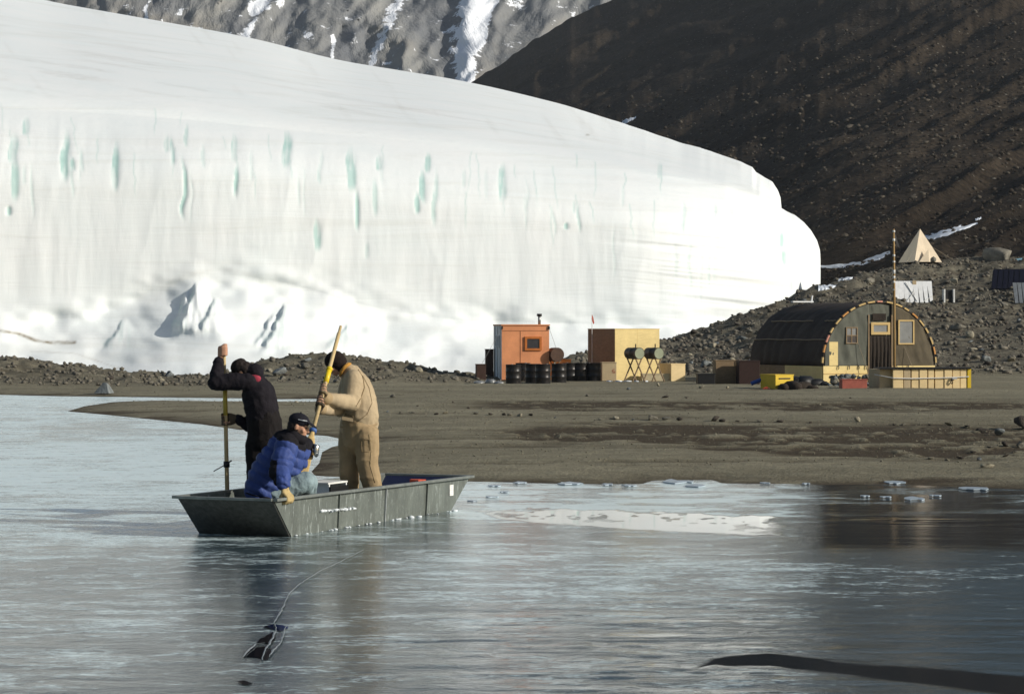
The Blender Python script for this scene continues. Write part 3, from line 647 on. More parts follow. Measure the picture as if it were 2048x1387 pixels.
def grip(c, u, v, pr, palm=1.0, thick=1.0):   # hand closed round a rod: u rod axis, v from rod to wrist
    u = u.normalized(); v = (v-u*v.dot(u)).normalized(); w_ = u.cross(v); P_ = []
    fr = .0095*thick; RR = pr+fr
    for i, ln in enumerate((.92, 1, .96, .82)):
        o_ = c+u*((i-1.5)*.021*thick); pts = [o_+(v*math.cos(R(a*ln))+w_*math.sin(R(a*ln)))*(RR+(.008 if a < 50 else 0)) for a in (20, 75, 130, 185, 225)]
        for k in range(4): P_.append(('c', pts[k], fr, pts[k+1], fr*.94))
    o_ = c-u*.03*thick; pts = [c+v*(RR+.022)-u*.028]+[o_+(v*math.cos(R(-a))+w_*math.sin(R(-a)))*(RR+.003)-u*.012*0 for a in (45, 100, 150)]
    for k in range(3): P_.append(('c', pts[k], fr*1.25, pts[k+1], fr*1.05))
    for s_ in (-.026, -.009, .009, .026): P_.append(('c', c+u*s_*thick+v*(RR+.014), .015*thick, c+u*s_*.72+v*(RR+.075), .014*thick))
    wr = c+v*(RR+.095); P_.append(('c', c+v*(RR+.07), .024*thick, wr, .024*thick))
    return P_, wr
def head_prims(c, f, u):
    f = f.normalized(); s_ = f.cross(u).normalized(); u = s_.cross(f).normalized(); a = (s_, f, u)
    Q = lambda x, y, z: c+s_*x+f*y+u*z
    P_ = [('e', Q(0, -.01, .03), a, (.074, .094, .088)), ('e', Q(0, .028, -.02), a, (.060, .068, .088)), ('e', Q(0, .052, -.085), a, (.038, .036, .028)),
          ('c', Q(0, .094, .008), .009, Q(0, .112, -.030), .0125), ('e', Q(0, .096, -.034), a, (.018, .012, .010)), ('c', Q(-.018, .090, -.060), .008, Q(.018, .090, -.060), .008), ('c', Q(-.016, .086, -.071), .008, Q(.016, .086, -.071), .008),
          ('c', Q(-.040, .080, .022), .010, Q(.040, .080, .022), .010), ('e', Q(-.045, .066, -.030), a, (.022, .02, .022)), ('e', Q(.045, .066, -.030), a, (.022, .02, .022)),
          ('e', Q(-.076, -.005, -.01), a, (.010, .020, .032)), ('e', Q(.076, -.005, -.01), a, (.010, .020, .032)), ('c', Q(0, -.02, -.05), .052, Q(0, -.045, -.14), .054)]
    return P_, Q, a
def eyes(Q, parent):
    for sx in (-1, 1):
        m_ = MB(); me = blobs('eye', [(Q(.031*sx, .088, .004), .011, .011, .008)], None, 1, 0); add('eye', me, M_black, parent)
# ---- paddle geometry (held by the tan man)
def paddle(name, label, top, bot, blade0, segs, rT=.016):
    t = thing(name, label, 'paddle', bot); d = (bot-top).normalized()
    L_ = (bot-top).length; b0 = top+d*blade0-Vector(bot)
    tp = top-Vector(bot)
    MB().tube([tp, tp+d*.10, tp+d*.103, b0], [.0145, .0155, .021, .021], 10).build('shaft', M_pole, t, True)
    side = Vector((1, 0, 0)); side = (side-d*side.dot(d)).normalized(); nn = d.cross(side)
    m_ = MB(); pr_ = [(-.02, .02, .02), (.03, .026, .018), (.12, .052, .013), (.3, .062, .010), (.62, .068, .008), (L_-blade0, .064, .007)]; vs = []
    for (q_, w_, h_) in pr_:
        p = b0+d*q_
        vs += [p+side*w_*math.cos(a)+nn*h_*math.sin(a) for a in [2*math.pi*k/12 for k in range(12)]]
    f = [(i*12+k, i*12+(k+1) % 12, (i+1)*12+(k+1) % 12, (i+1)*12+k) for i in range(len(pr_)-1) for k in range(12)]+[tuple(range(12))[::-1], tuple((len(pr_)-1)*12+k for k in range(12))]
    m_.raw(vs, f).build('blade', M_pine, t, False)
    for a_, b_, r_, mt, nm in segs: MB().tube([tp+d*a_, tp+d*b_], r_, 12).build(nm, mt, t, True)
    return t
DT = 26.95
TT = lambda x, y, dd=0: P(x, y, DT+dd)
pt = TT(681.5, 652, -.34); pb = P(600, 958, 25.3)
pd = (pb-pt); plen = pd.length; pdir = pd.normalized()
pat = lambda y: pt+pd*((y-652)/(958-652))
M_tape = mat('yellow_tape', (.78, .56, .02), .4, var=.1); M_bluer = mat('blue_ring', (.06, .13, .34), .5)
f_ = plen/306
paddle('wooden_paddle', 'long pale wooden paddle with yellow taped grip held upright by the person in tan', pt, pb, (868-652)*f_, [((742-652)*f_, (768-652)*f_, .029, M_tape, 'grip_tape'), ((739-652)*f_, (744-652)*f_, .034, M_tape, 'grip_ring'), ((862-652)*f_, (867-652)*f_, .040, M_bluer, 'collar_ring')])
# ---- tan person
hT = TT(671, 727); u1 = -pdir
gN, wN = grip(pat(783), u1, TT(662, 786, -.05)-pat(783), .025, thick=1.35); gF, wF = grip(pat(806), u1, TT(652, 806, .2)-pat(806), .025, thick=1.35)
shN, elN = TT(706, 758, -.17), TT(703, 806, -.27); shF, elF = TT(700, 765, .18), TT(682, 818, .12)
hip1, kn1, an1 = TT(702, 872, .08), TT(699, 938, .06), TT(700, 1010, .10); hip2, kn2, an2 = TT(733, 872, -.08), TT(735, 930, -.12), TT(752, 1003, -.12)
hp, hQ, ha = head_prims(hT, Vector((-.75, -.05, -.55)), Vector((-.45, 0, .85)))
body = [*hp, ('c', TT(686, 742), .06, TT(708, 765), .10), ('c', TT(712, 775), .15, TT(722, 835), .15), ('c', TT(718, 862, .03), .11, TT(716, 862, -.03), .11), ('c', shN, .06, elN, .045), ('c', elN, .045, wN, .03), ('c', shF, .06, elF, .045), ('c', elF, .045, wF, .03),
        ('c', hip1, .09, kn1, .06), ('c', kn1, .06, an1, .045), ('c', hip2, .09, kn2, .06), ('c', kn2, .06, an2, .045), *gN, *gF,
        ('c', an1, .045, an1+Vector((-.13, -.05, -.04)), .035), ('c', an2, .045, an2+Vector((-.13, -.05, -.04)), .035)]
tan = fuse('person', body, M_skin, None, .010); tag(tan, 'standing person in tan parka and trousers leaning over a yellow taped paddle', 'person')
M_tan = fabric('tan_parka_cloth', (.44, .345, .22), 6, .006); M_tanp = fabric('tan_trouser_cloth', (.36, .265, .15), 6, .006); M_glv = fabric('worn_glove', (.10, .075, .05), 14, .01)
M_tand = fabric('orange_lining', (.55, .28, .06))
jk = [('c', TT(703, 750), .115, TT(712, 772), .155), ('c', TT(712, 772), .16, TT(721, 805), .185), ('c', TT(721, 805), .185, TT(722, 835), .195), ('c', TT(722, 835, .03), .195, TT(717, 852, .03), .195), ('c', TT(700, 852), .12, TT(738, 848), .10),
      ('c', shN, .105, elN, .095), ('c', elN, .09, wN+(elN-wN).normalized()*.04, .055), ('c', shF, .10, elF, .085), ('c', elF, .08, wF+(elF-wF).normalized()*.04, .052)]
tj = fuse('parka', jk, M_tan, tan, .010, 3, folds(.011, 4.5, 3, (1, 1, .8)))
fuse('hood', [('c', TT(693, 738), .075, TT(704, 748), .105), ('c', TT(701, 744, -.07), .05, TT(704, 746, .07), .05), ('c', TT(716, 752, -.06), .055, TT(714, 752, .08), .055)], M_tan, tan, .010, 3, folds(.007, 12, 8))
MB().tube([TT(680, 752, -.06), TT(683, 742, -.10), TT(690, 733, -.10), TT(697, 728, -.07), TT(701, 727, 0)], [.012, .02, .022, .02, .012], 8).build('hood_lining', M_tand, tan, True)
tr = [('c', TT(718, 850, 0), .19, TT(718, 878, 0), .17), ('c', TT(716, 880, 0), .13, TT(720, 890, 0), .12), ('c', hip1, .135, kn1, .105), ('c', kn1, .105, an1, .085), ('c', hip2, .14, kn2, .112), ('c', kn2, .112, an2, .10)]
trz = fuse('trousers', tr, M_tanp, tan, .010, 3, folds(.013, 4.5, 13, (.7, .7, 1.3)))
for a_ in (an1, an2): fuse('boot', [('c', a_+Vector((0, 0, .03)), .06, a_+Vector((0, 0, -.03)), .058), ('c', a_+Vector((0, 0, -.03)), .055, a_+Vector((-.15, -.05, -.04)), .048)], M_black, tan, .012)
fuse('hat', [('e', hQ(0, -.012, .045), ha, (.090, .112, .092)), ('e', hQ(0, -.03, 0), ha, (.092, .10, .105)), ('c', hQ(0, -.03, -.05), .075, hQ(0, -.045, -.11), .075)], fabric('black_knit', (.020, .013, .011), 20, .01), tan, .010)
fuse('glove', grip(pat(783), u1, TT(662, 786, -.05)-pat(783), .021, thick=1.65)[0], fabric('khaki_glove', (.26, .20, .12), 14, .01, .5), tan, .007, 2)
fuse('glove', grip(pat(806), u1, TT(652, 806, .2)-pat(806), .021, thick=1.65)[0], M_glv, tan, .007, 2)
MB().tube([TT(694, 806, -.36), TT(698, 812, -.37), TT(701, 818, -.35)], [.007, .012, .006], 6).build('pocket_tag', M_redc, tan, True)
eyes(hQ, tan)
def seam(host, name, pts, r_, m, parent, n=5, dens=8):      # piping that follows the cloth surface
    T_ = BVHTree.FromPolygons([v.co.copy() for v in host.data.vertices], [tuple(p.vertices) for p in host.data.polygons]); out = []
    for i_ in range((len(pts)-1)*dens+1):
        t_ = i_/dens; a_ = int(min(t_, len(pts)-2)); f_ = t_-a_; x = pts[a_][0]*(1-f_)+pts[a_+1][0]*f_; y = pts[a_][1]*(1-f_)+pts[a_+1][1]*f_
        h_ = T_.ray_cast(Vector((0, 0, CH)), Vector(((x-1024)/F, 1, -(y-HY)/F)).normalized())
        if h_[0] is not None and (not out or (h_[0]-out[-1]).length < .12): out.append(h_[0])
    if len(out) > 2: MB().tube(out, r_, n).build(name, m, parent, True)
M_seam = fabric('dark_tan_seam', (.24, .18, .10), 10, .004)
seam(tj, 'hem_band', [(681, 853), (700, 857), (720, 857), (740, 853), (754, 847)], .010, M_tanp, tan)
seam(tj, 'sleeve_seam', [(716, 738), (726, 755), (729, 775), (722, 795), (712, 812)], .006, M_seam, tan); seam(tj, 'back_seam', [(722, 745), (738, 775), (744, 805), (734, 828), (712, 845)], .005, M_seam, tan)
seam(tj, 'pocket_seam', [(690, 828), (706, 832), (708, 846), (691, 843), (690, 828)], .005, M_seam, tan)
seam(trz, 'trouser_seam', [(738, 868), (742, 900), (740, 930), (750, 965)], .005, M_seam, tan); seam(trz, 'thigh_pocket', [(722, 880), (738, 878), (740, 902), (724, 904), (722, 880)], .005, M_seam, tan)
for (aa, bb, rr_) in ((elN, wN, .068), (elF, wF, .062)): fuse('cuff', [('c', bb+(aa-bb).normalized()*.03, rr_, bb+(aa-bb).normalized()*.07, rr_+.004)], M_tanp, tan, .010, 2)
# pocket flap and side seam
pk = MB(); pk.slab([TT(684, 832, -.205), TT(706, 836, -.21), TT(706, 843, -.215), TT(684, 839, -.21)], .012); pk.build('pocket_flap', M_tan, tan)
# ---- pole of the dark person
DM_ = 25.62; MM = lambda x, y, dd=0: P(x, y, DM_+dd)
p2t, p2b = MM(448, 692), MM(456, 1052); d2 = (p2b-p2t); f2 = d2.length/360; u2 = -d2.normalized(); pa2 = lambda y: p2t+d2*((y-692)/360)
pole = thing('wooden_pole', 'straight wooden pole with yellow band pushed down beside the boat by the person in black', 'pole', p2b)
o_ = MB().tube([p2t-p2b, (p2t-p2b)*.55, Vector((0, 0, 0))], [.0155, .021, .024], 10).build('shaft', M_pole, pole, True)
q0 = lambda y: pa2(y)-p2b
MB().tube([q0(776), q0(830)], .0235, 10).build('yellow_band', mat('dull_yellow_tape', (.48, .36, .06), .6), pole, True)
MB().tube([q0(922), q0(934)], .032, 10).build('cord_wrap', M_black, pole, True)
MB().tube([q0(927), q0(927)+Vector((-.06, -.02, -.035)), q0(927)+Vector((-.13, -.03, -.075))], .006, 6).build('cord_end', M_black, pole, True)
MB().tube([q0(927), q0(927)+Vector((.03, -.02, .02)), q0(927)+Vector((.055, -.02, .035))], .008, 6).build('cord_end', M_black, pole, True)
# ---- dark person
hM = MM(485, 741, -.03)
gA = []
for k_ in range(4):
    z_ = .045-.026*k_; cc_ = pa2(703)+Vector((0, 0, z_)); gA += [('c', cc_+Vector((-.036, -.012, 0)), .0125, cc_+Vector((-.020, -.038, .002)), .0125), ('c', cc_+Vector((-.020, -.038, .002)), .0125, cc_+Vector((.018, -.036, .0)), .012), ('c', cc_+Vector((.018, -.036, 0)), .012, cc_+Vector((.032, -.008, -.002)), .011)]
gA += [('c', pa2(703)+Vector((-.042, .0, .04)), .024, pa2(703)+Vector((-.042, 0, -.04)), .026), ('c', pa2(703)+Vector((-.03, -.01, .05)), .013, pa2(703)+Vector((.005, -.03, .075)), .012), ('c', pa2(703)+Vector((.005, -.03, .075)), .012, pa2(703)+Vector((.030, -.02, .072)), .011)]
gB, wB_ = grip(pa2(838), u2, MM(480, 842, .05)-pa2(838), .022, thick=1.3)
wA = MM(438, 722, -.01); shA, elA = MM(497, 762, -.10), MM(431, 764, -.12); shB, elB = MM(520, 775, .12), MM(500, 852, .10)
h1, k1, a1 = MM(514, 882, -.02), MM(512, 955, -.02), MM(512, 1026, .02); h2, k2, a2 = MM(540, 882, .1), MM(538, 955, .1), MM(541, 1024, .12)
hp, hQ, ha = head_prims(hM, Vector((-.35, .30, -.85)), Vector((-.85, .1, .45)))
body = [*hp, ('c', MM(494, 748), .06, MM(508, 765), .09), ('c', MM(512, 780), .15, MM(527, 835), .14), ('c', MM(530, 868, -.03), .12, MM(530, 868, .06), .12), ('c', shA, .06, elA, .046), ('c', elA, .046, wA, .03), ('c', wA, .03, pa2(703)+Vector((-.03, 0, -.03)), .030), ('c', shB, .06, elB, .045), ('c', elB, .045, wB_, .03),
        ('c', h1, .09, k1, .06), ('c', k1, .06, a1, .045), ('c', h2, .09, k2, .06), ('c', k2, .06, a2, .045), *gA, *gB, ('c', a1, .045, a1+Vector((-.12, .06, -.04)), .035), ('c', a2, .045, a2+Vector((-.12, .06, -.04)), .035)]
dk = fuse('person', body, M_skin, None, .009); tag(dk, 'person in black bending over a wooden pole with one bare hand raised on its top', 'person')
M_blk = fabric('black_fleece', (.014, .012, .016), 10, .012, .4); M_blkp = fabric('black_trouser_cloth', (.012, .010, .010), 8, .012)
fuse('fleece', [('c', MM(506, 762), .12, MM(517, 790), .175), ('c', MM(517, 790), .178, MM(525, 825), .170), ('c', MM(525, 825), .170, MM(528, 850, .03), .175), ('c', MM(500, 762, -.02), .095, MM(514, 768, .08), .10), ('c', shA, .09, elA, .082), ('c', elA, .078, wA, .055), ('c', shB, .09, elB, .07), ('c', elB, .065, wB_, .05)], M_blk, dk, .010, 3, folds(.010, 8, 23))
fuse('trousers', [('c', MM(529, 838, .0), .170, MM(531, 878, .0), .185), ('c', MM(528, 870, .0), .15, MM(536, 885, .08), .15), ('c', h1, .12, k1, .095), ('c', k1, .095, a1, .08), ('c', h2, .12, k2, .095), ('c', k2, .095, a2, .08)], M_blkp, dk, .010, 3, folds(.010, 7, 27))
for a_ in (a1, a2): fuse('boot', [('c', a_+Vector((0, 0, .03)), .06, a_+Vector((0, 0, -.03)), .058), ('c', a_+Vector((0, 0, -.03)), .055, a_+Vector((-.13, .06, -.04)), .048)], M_black, dk, .012)
fuse('hair', [('e', hQ(0, -.012, .035), ha, (.084, .104, .094)), ('e', hQ(0, -.035, -.02), ha, (.082, .075, .09))], M_hair, dk, .009, 2, folds(.006, 26, 31))
fuse('glove', grip(pa2(838), u2, MM(480, 842, .05)-pa2(838), .020, thick=1.6)[0], M_glv, dk, .008, 2)
fuse('neck_gaiter', [('c', hQ(0, -.03, -.05), .075, hQ(0, -.05, -.14), .08), ('c', hQ(0, -.05, -.12), .085, MM(508, 764), .12)], M_blk, dk, .010)
fuse('collar', [('c', MM(499, 742, -.06), .062, MM(512, 756, -.09), .055), ('c', MM(499, 742, .04), .05, MM(508, 752, .04), .07)], fabric('maroon_cloth', (.33, .045, .07)), dk, .009)
eyes(hQ, dk)
# ---- blue person, sitting
DB = 24.85; BB = lambda x, y, dd=0: P(x, y, DB+dd)
gp = BP(-.18, -.045, H1+.018); hB = BB(597, 852, -.05)
gG, wG = grip(gp+Vector((-.02, -.02, -.01)), A, Vector((-.12, -.10, .35)), .022, thick=1.25)
ph = pat(905); gH, wH = grip(ph, u1, BB(596, 908, .1)-ph, .05, thick=1.2)
shR, elR = BB(574, 890, -.20), BB(560, 944, -.36); shL, elL = BB(592, 888, .14), BB(598, 925, .22)
hipR, knR, anR = BB(548, 985, -.02), BB(612, 962, -.02), BB(600, 1020, .55); hipL, knL, anL = BB(552, 985, .18), BB(618, 966, .26), BB(608, 1020, .85)
hp, hQ, ha = head_prims(hB, Vector((.95, -.14, -.24)), Vector((.2, 0, 1)))
body = [*hp, ('c', BB(592, 868), .06, BB(580, 885), .10), ('c', BB(574, 890, .02), .15, BB(540, 950, 0), .15), ('c', BB(540, 975, .0), .12, BB(540, 975, .15), .12), ('c', shR, .06, elR, .046), ('c', elR, .046, wG, .03), ('c', shL, .06, elL, .045), ('c', elL, .045, wH, .03),
        ('c', hipR, .09, knR, .062), ('c', knR, .06, anR, .045), ('c', hipL, .09, knL, .062), ('c', knL, .06, anL, .045), *gG, *gH, ('c', anR, .045, anR+Vector((.14, 0, -.04)), .035), ('c', anL, .045, anL+Vector((.14, 0, -.04)), .035)]
bl = fuse('person', body, M_skin, None, .008); tag(bl, 'person in blue puffy jacket and black cap crouching in the boat corner', 'person')
M_bl = fabric('blue_down_cloth', (.045, .075, .24), 9, .008, .25, .55); M_blb = fabric('black_yoke_cloth', (.012, .011, .014), 9, .008)
M_jean = fabric('faded_denim', (.26, .34, .36), 9, .012, .3); M_lgl = fabric('tan_leather_glove', (.50, .38, .18), 12, .008, .3)
def quilt(co):
    Xc = np.array(BB(574, 885)); ax = np.array(BB(532, 985)-BB(582, 875)); ax = ax/np.linalg.norm(ax)
    s_ = (co-Xc) @ ax
    axr = np.array(elR-shR); axr = axr/np.linalg.norm(axr); dR = np.linalg.norm(np.cross(co-np.array(shR), axr), axis=1); arm = dR < .135
    sr = (co-np.array(shR)) @ axr; s2 = np.where(arm, sr+.02*np.sin(co[:, 2]*30), s_+.012*np.sin(co[:, 0]*14))
    q = np.abs(np.sin(math.pi*s2/.098))**.55
    return .020*(q-.55)+.010*(fbm(co[:, 0]*14+co[:, 1]*7, co[:, 2]*16, 3, 43)-.5)*2
bj = fuse('down_jacket', [('c', BB(585, 880), .105, BB(572, 892, .02), .165), ('c', BB(572, 892, .02), .17, BB(553, 930), .205), ('c', BB(553, 930, .02), .21, BB(533, 965, .02), .205), ('c', BB(525, 978, 0), .185, BB(545, 976, .05), .18), ('c', BB(585, 895, 0), .13, BB(580, 935, 0), .12),
      ('c', shR, .12, elR, .108), ('c', elR, .105, wG+Vector((-.01, 0, .03)), .075), ('c', shL, .11, elL, .09), ('c', elL, .085, wH, .06)], M_bl, bl, .010, 3, quilt)
bj.data.materials.append(M_blb)
pc = np.empty(len(bj.data.polygons)*3, np.float32); bj.data.polygons.foreach_get('center', pc); pc = pc.reshape(-1, 3)
px_ = 1024+F*pc[:, 0]/pc[:, 1]; pz_ = HY-(pc[:, 2]-CH)*F/pc[:, 1]
axj = np.array(BB(532, 985)-BB(588, 872)); axj = axj/np.linalg.norm(axj); sj = (pc-np.array(BB(588, 872))) @ axj
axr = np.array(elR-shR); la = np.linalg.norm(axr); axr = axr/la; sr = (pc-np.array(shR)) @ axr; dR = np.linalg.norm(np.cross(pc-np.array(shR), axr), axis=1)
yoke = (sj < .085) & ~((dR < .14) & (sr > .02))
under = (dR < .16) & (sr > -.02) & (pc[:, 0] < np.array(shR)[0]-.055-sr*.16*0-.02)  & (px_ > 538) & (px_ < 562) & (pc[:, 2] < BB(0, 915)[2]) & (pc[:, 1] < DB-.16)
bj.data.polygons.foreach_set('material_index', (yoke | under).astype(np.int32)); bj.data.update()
fuse('collar', [('c', BB(578, 868, .05), .065, BB(588, 873, -.08), .072), ('c', BB(588, 873, -.08), .07, BB(603, 878, -.05), .062)], M_blb, bl, .009, 3)
fuse('jeans', [('c', BB(545, 985, .0), .13, BB(552, 985, .18), .13), ('c', hipR, .125, knR, .098), ('c', knR, .096, anR, .082), ('c', hipL, .125, knL, .095), ('c', knL, .092, anL, .08)], M_jean, bl, .010, 3, folds(.010, 9, 53))
for a_ in (anR, anL): fuse('boot', [('c', a_+Vector((0, 0, .03)), .06, a_+Vector((0, 0, -.03)), .058), ('c', a_+Vector((0, 0, -.03)), .055, a_+Vector((.15, 0, -.04)), .048)], M_black, bl, .012)
fuse('glove', grip(gp+Vector((-.02, -.02, -.01)), A, Vector((-.12, -.10, .35)), .022, thick=1.75)[0], M_lgl, bl, .007, 2)
fuse('glove', grip(ph, u1, BB(596, 908, .1)-ph, .048, thick=1.6)[0], M_glv, bl, .008, 2)
fuse('hair', [('e', hQ(0, -.035, -.005), ha, (.080, .078, .088)), ('c', hQ(-.072, -.02, .02), .014, hQ(-.073, .0, -.02), .010), ('c', hQ(.072, -.02, .02), .014, hQ(.073, .0, -.02), .010)], M_hair, bl, .008, 2, folds(.004, 30, 3))
M_cap = fabric('black_cap_cloth', (.014, .014, .020), 12, .006)
cp = fuse('cap', [('e', hQ(0, -.008, .055), ha, (.086, .108, .080)), ('e', hQ(0, .11, .055), (ha[0], (ha[1]*.93-ha[2]*.36).normalized(), (ha[2]*.93+ha[1]*.36).normalized()), (.066, .085, .010)), ('c', hQ(-.05, .075, .052), .016, hQ(.05, .075, .052), .016)], M_cap, bl, .006, 2)
add('cap_button', blobs('cap_button', [(hQ(0, -.01, .137), .012, .012, .007)], None, 1, 0), M_cap, cp)
m_ = MB(); m_.tube([hQ(.062, .085, .075), hQ(.084, .045, .072), hQ(.093, 0, .070)], .006, 6); m_.build('cap_trim', M_alu, cp)
eyes(hQ, bl)
seam(bj, 'chest_zip', [(594, 884), (598, 900), (594, 925)], .006, M_black, bl); seam(bj, 'hem_cord', [(492, 985), (515, 992), (540, 995)], .007, M_blb, bl)
mg = MB(); mc_ = ph+Vector((.085, -.07, .02)); mg.tube([mc_+Vector((-.01, 0, -.055)), mc_+Vector((-.005, 0, -.05)), mc_+Vector((.005, 0, .05)), mc_+Vector((.008, 0, .06))], [.030, .040, .042, .034], 14)
cu = mg.build('metal_flask', mat('shiny_steel', (.62, .60, .56), .18, 1.0, var=.1)); cu.data.polygons.foreach_set('use_smooth', [True]*len(cu.data.polygons)); tag(cu, 'small shiny metal flask in the gloved hand of the person in blue', 'flask')
# ================================================================ HUT
hut = thing('arched_hut', 'large arched hut with black fabric roof and grey canvas front wall with door', 'hut', (13.8, 94.0, .1), R(20))
HR, HZ, HL = 2.36, .66, 6.3
NA = 40
def arc(r, a): return Vector((-r*math.cos(a), 0, HZ+r*math.sin(a)))
vs = []; NY = 64
for j in range(NY+1):
    y = HL*j/NY; sag = .040*abs(math.sin(math.pi*(j/NY*7+.25*math.sin(j/NY*9))))*(.5+.8*float(vn(i*.2, j*.1, 3)))
    for i in range(NA+1):
        a = math.pi*i/NA; r = HR+.02-.045+sag+.012*math.sin(i*1.7+j*.9); p = arc(r, a); vs.append((p.x, y+.02, p.z))
o_ = add('roof_cover', mesh_from('roof_cover', np.array(vs), grid_faces(NY+1, NA+1), True), M_roof, hut)
sm = o_.modifiers.new('t', 'SOLIDIFY'); sm.thickness = .02
def front_piece(name, a0, a1, xl, xr, m, yoff=0, seed=1):   # canvas between x=xl and xr under the arch
    nx = 36; nz = 40; vs = []
    for i in range(nx+1):
        x = xl+(xr-xl)*i/nx; zt = HZ+math.sqrt(max(0, (HR-.03)**2-x*x))
        for j in range(nz+1):
            z = HZ-.02+(zt-HZ+.02)*j/nz
            dy = .05*(fbm(np.array([x*3.1+z*.8]), np.array([z*.9]), 4, seed)[0]-.5)*2*min(1, j/4, (nz-j)/3+.2)
            vs.append((x, yoff+dy-.02, z))
    o = add(name, mesh_from(name, np.array(vs), grid_faces(nx+1, nz+1), True), m, hut); sm = o.modifiers.new('t', 'SOLIDIFY'); sm.thickness = .015; return o
tag(front_piece('canvas_wall', 0, 0, -2.3, -.46, M_grey, 0, 5), 'grey green canvas panel left of the door'); tag(front_piece('canvas_wall', 0, 0, .50, 2.3, M_brown, 0, 9), 'olive brown canvas panel right of the door')
front_piece('lintel_canvas', 0, 0, -.455, .495, M_grey, .06, 12)
bk_ = MB()
bk_.raw([(-HR+.05, HL-.05, 0)]+[(p.x, HL-.05, p.z) for p in [arc(HR-.05, math.pi*i/24) for i in range(25)]]+[(HR-.05, HL-.05, 0)], [tuple(range(27))]); bk_.build('back_wall', M_dark, hut)
# arch laths
for i in range(19):
    a0 = math.pi*(i+.12)/19+.02; a1 = a0+.10+(.02 if i % 3 else -.01); r = HR+.035; vs = []
    for a in (a0, (a0+a1)/2, a1):
        for rr_ in (r-.03, r+.03):
            for y in (-.075, .02): p = arc(rr_, a); vs.append((p.x, y, p.z))
    f = []
    for k in range(2):
        b = k*4; f += [(b, b+1, b+5, b+4), (b+2, b+6, b+7, b+3), (b, b+4, b+6, b+2), (b+1, b+3, b+7, b+5)]
    f += [(0, 2, 3, 1), (8, 9, 11, 10)]
    MB().raw(vs, f).build('arch_lath', mat('faded_pink_lath', (.62, .28, .20), .7) if i in (2, 9) else M_orangew if i % 4 == 1 else M_pine, hut)
vs = []
tr_ = MB()
for i in range(NA):
    a0, a1 = math.pi*i/NA, math.pi*(i+1)/NA
    q = [arc(HR-.02, a0), arc(HR+.02, a0), arc(HR+.02, a1), arc(HR-.02, a1)]; tr_.slab([Vector((p.x, -.04, p.z)) for p in q], .05)
tr_.build('arch_rib', M_dark, hut)
# skirting boards
for (x0, x1) in ((-2.36, -1.42), (-1.41, -.47), (.49, 1.42), (1.43, 2.36)):
    MB().box(((x0+x1)/2, -.03, HZ/2-.03), (x1-x0, .05, HZ+.02)).build('skirting_board', M_ply, hut)
    MB().box(((x0+x1)/2, -.065, HZ/2+.02), (x1-x0-.01, .02, .03)).build('batten', M_pine, hut)
for k in range(6): MB().box((-2.33, .04+1.05*k+.52, HZ/2-.03), (.06, 1.04, HZ)).build('side_board', M_plyd if k > 2 else M_ply, hut)
for k in range(6): MB().box((2.33, .04+1.05*k+.52, HZ/2-.03), (.06, 1.04, HZ)).build('side_board', M_plyd, hut)
for k, x in enumerate((-1.75, -1.3, -.9, -.6, .7, 1.2)): MB().tube([(x, -.08, HZ+.01), (x+.01, -.11, HZ-.09), (x, -.09, HZ-.14)], .018, 6).build('tie_cord', M_black, hut)
# door
MB().box((.02, .05, HZ-.18), (.9, .04, .9)).build('door_sill_board', M_plyd, hut)
vs = []
for i in range(25):
    for j in range(21):
        x = -.44+.92*i/24; z = .03+1.73*j/20; vs.append((x, -.03-.055*math.sin(i*1.5+.35*math.sin(j*.35))*(.35+.65*(1-j/20))-.05*(1-j/20)*fbm(np.array([i*.3]), np.array([j*.2]), 3, 3)[0], z))
dc = add('door_curtain', mesh_from('door_curtain', np.array(vs), grid_faces(25, 21), True), M_dark, hut); dc.modifiers.new('t', 'SOLIDIFY').thickness = .012
frame_window(hut, 'door_window', (.02, -.05, 2.04), .80, .46, .10, M_pine, M_plast, *X3)
frame_window(hut, 'left_window', (-1.18, -.03, 1.78), .48, .62, .035, M_plyd, M_plast, *X3, bars=(1, 1))
for i in range(2): MB().box((-1.18+(-.1+.2*i), -.046, 1.64), (.165, .006, .25)).build('lower_pane', M_glass, hut)
frame_window(hut, 'right_window', (1.12, -.03, 1.90), .68, .93, .055, M_pine, M_plast, *X3)
MB().box((-1.93, -.035, 1.10), (.36, .03, .88)).build('plywood_panel', M_ply, hut)
MB().box((0, -.02, 2.47), (.56, .02, .26)).build('vent_flap', M_dark, hut)
for sx in (-.47, .51): MB().box((sx, -.05, 1.30), (.05, .06, 2.5)).build('door_post', M_plyd, hut)
# ropes over the roof
for (z_, y0, y1) in ((1.62, .1, HL-.1), (2.33, .1, 1.0), (2.33, 2.0, 5.6)):
    a = math.asin((z_-HZ)/(HR+.05)); r = HR+.055; pts = [Vector((-r*math.cos(a)-.01, y0+(y1-y0)*k/14, HZ+r*math.sin(a)+.01*math.sin(k*1.3)-.0*k)) for k in range(15)]
    MB().tube(pts, .022, 6).build('roof_rope', M_rope, hut)
MB().box((-.6, HL-1.1, 3.10), (.9, .2, .05)).build('roof_slat', M_white, hut); MB().tube([(-.2, HL-1.1, 3.05), (-.16, HL-1.1, 3.35)], .035, 8).build('vent_pipe', M_white, hut)
MB().tube([(-.52, -.35, .02), (-.95, -.06, 1.6)], .01, 5).build('guy_rope', M_rope, hut); MB().tube([(1.25, -.3, .6), (1.05, -.06, 1.3)], .01, 5).build('guy_rope', M_rope, hut)
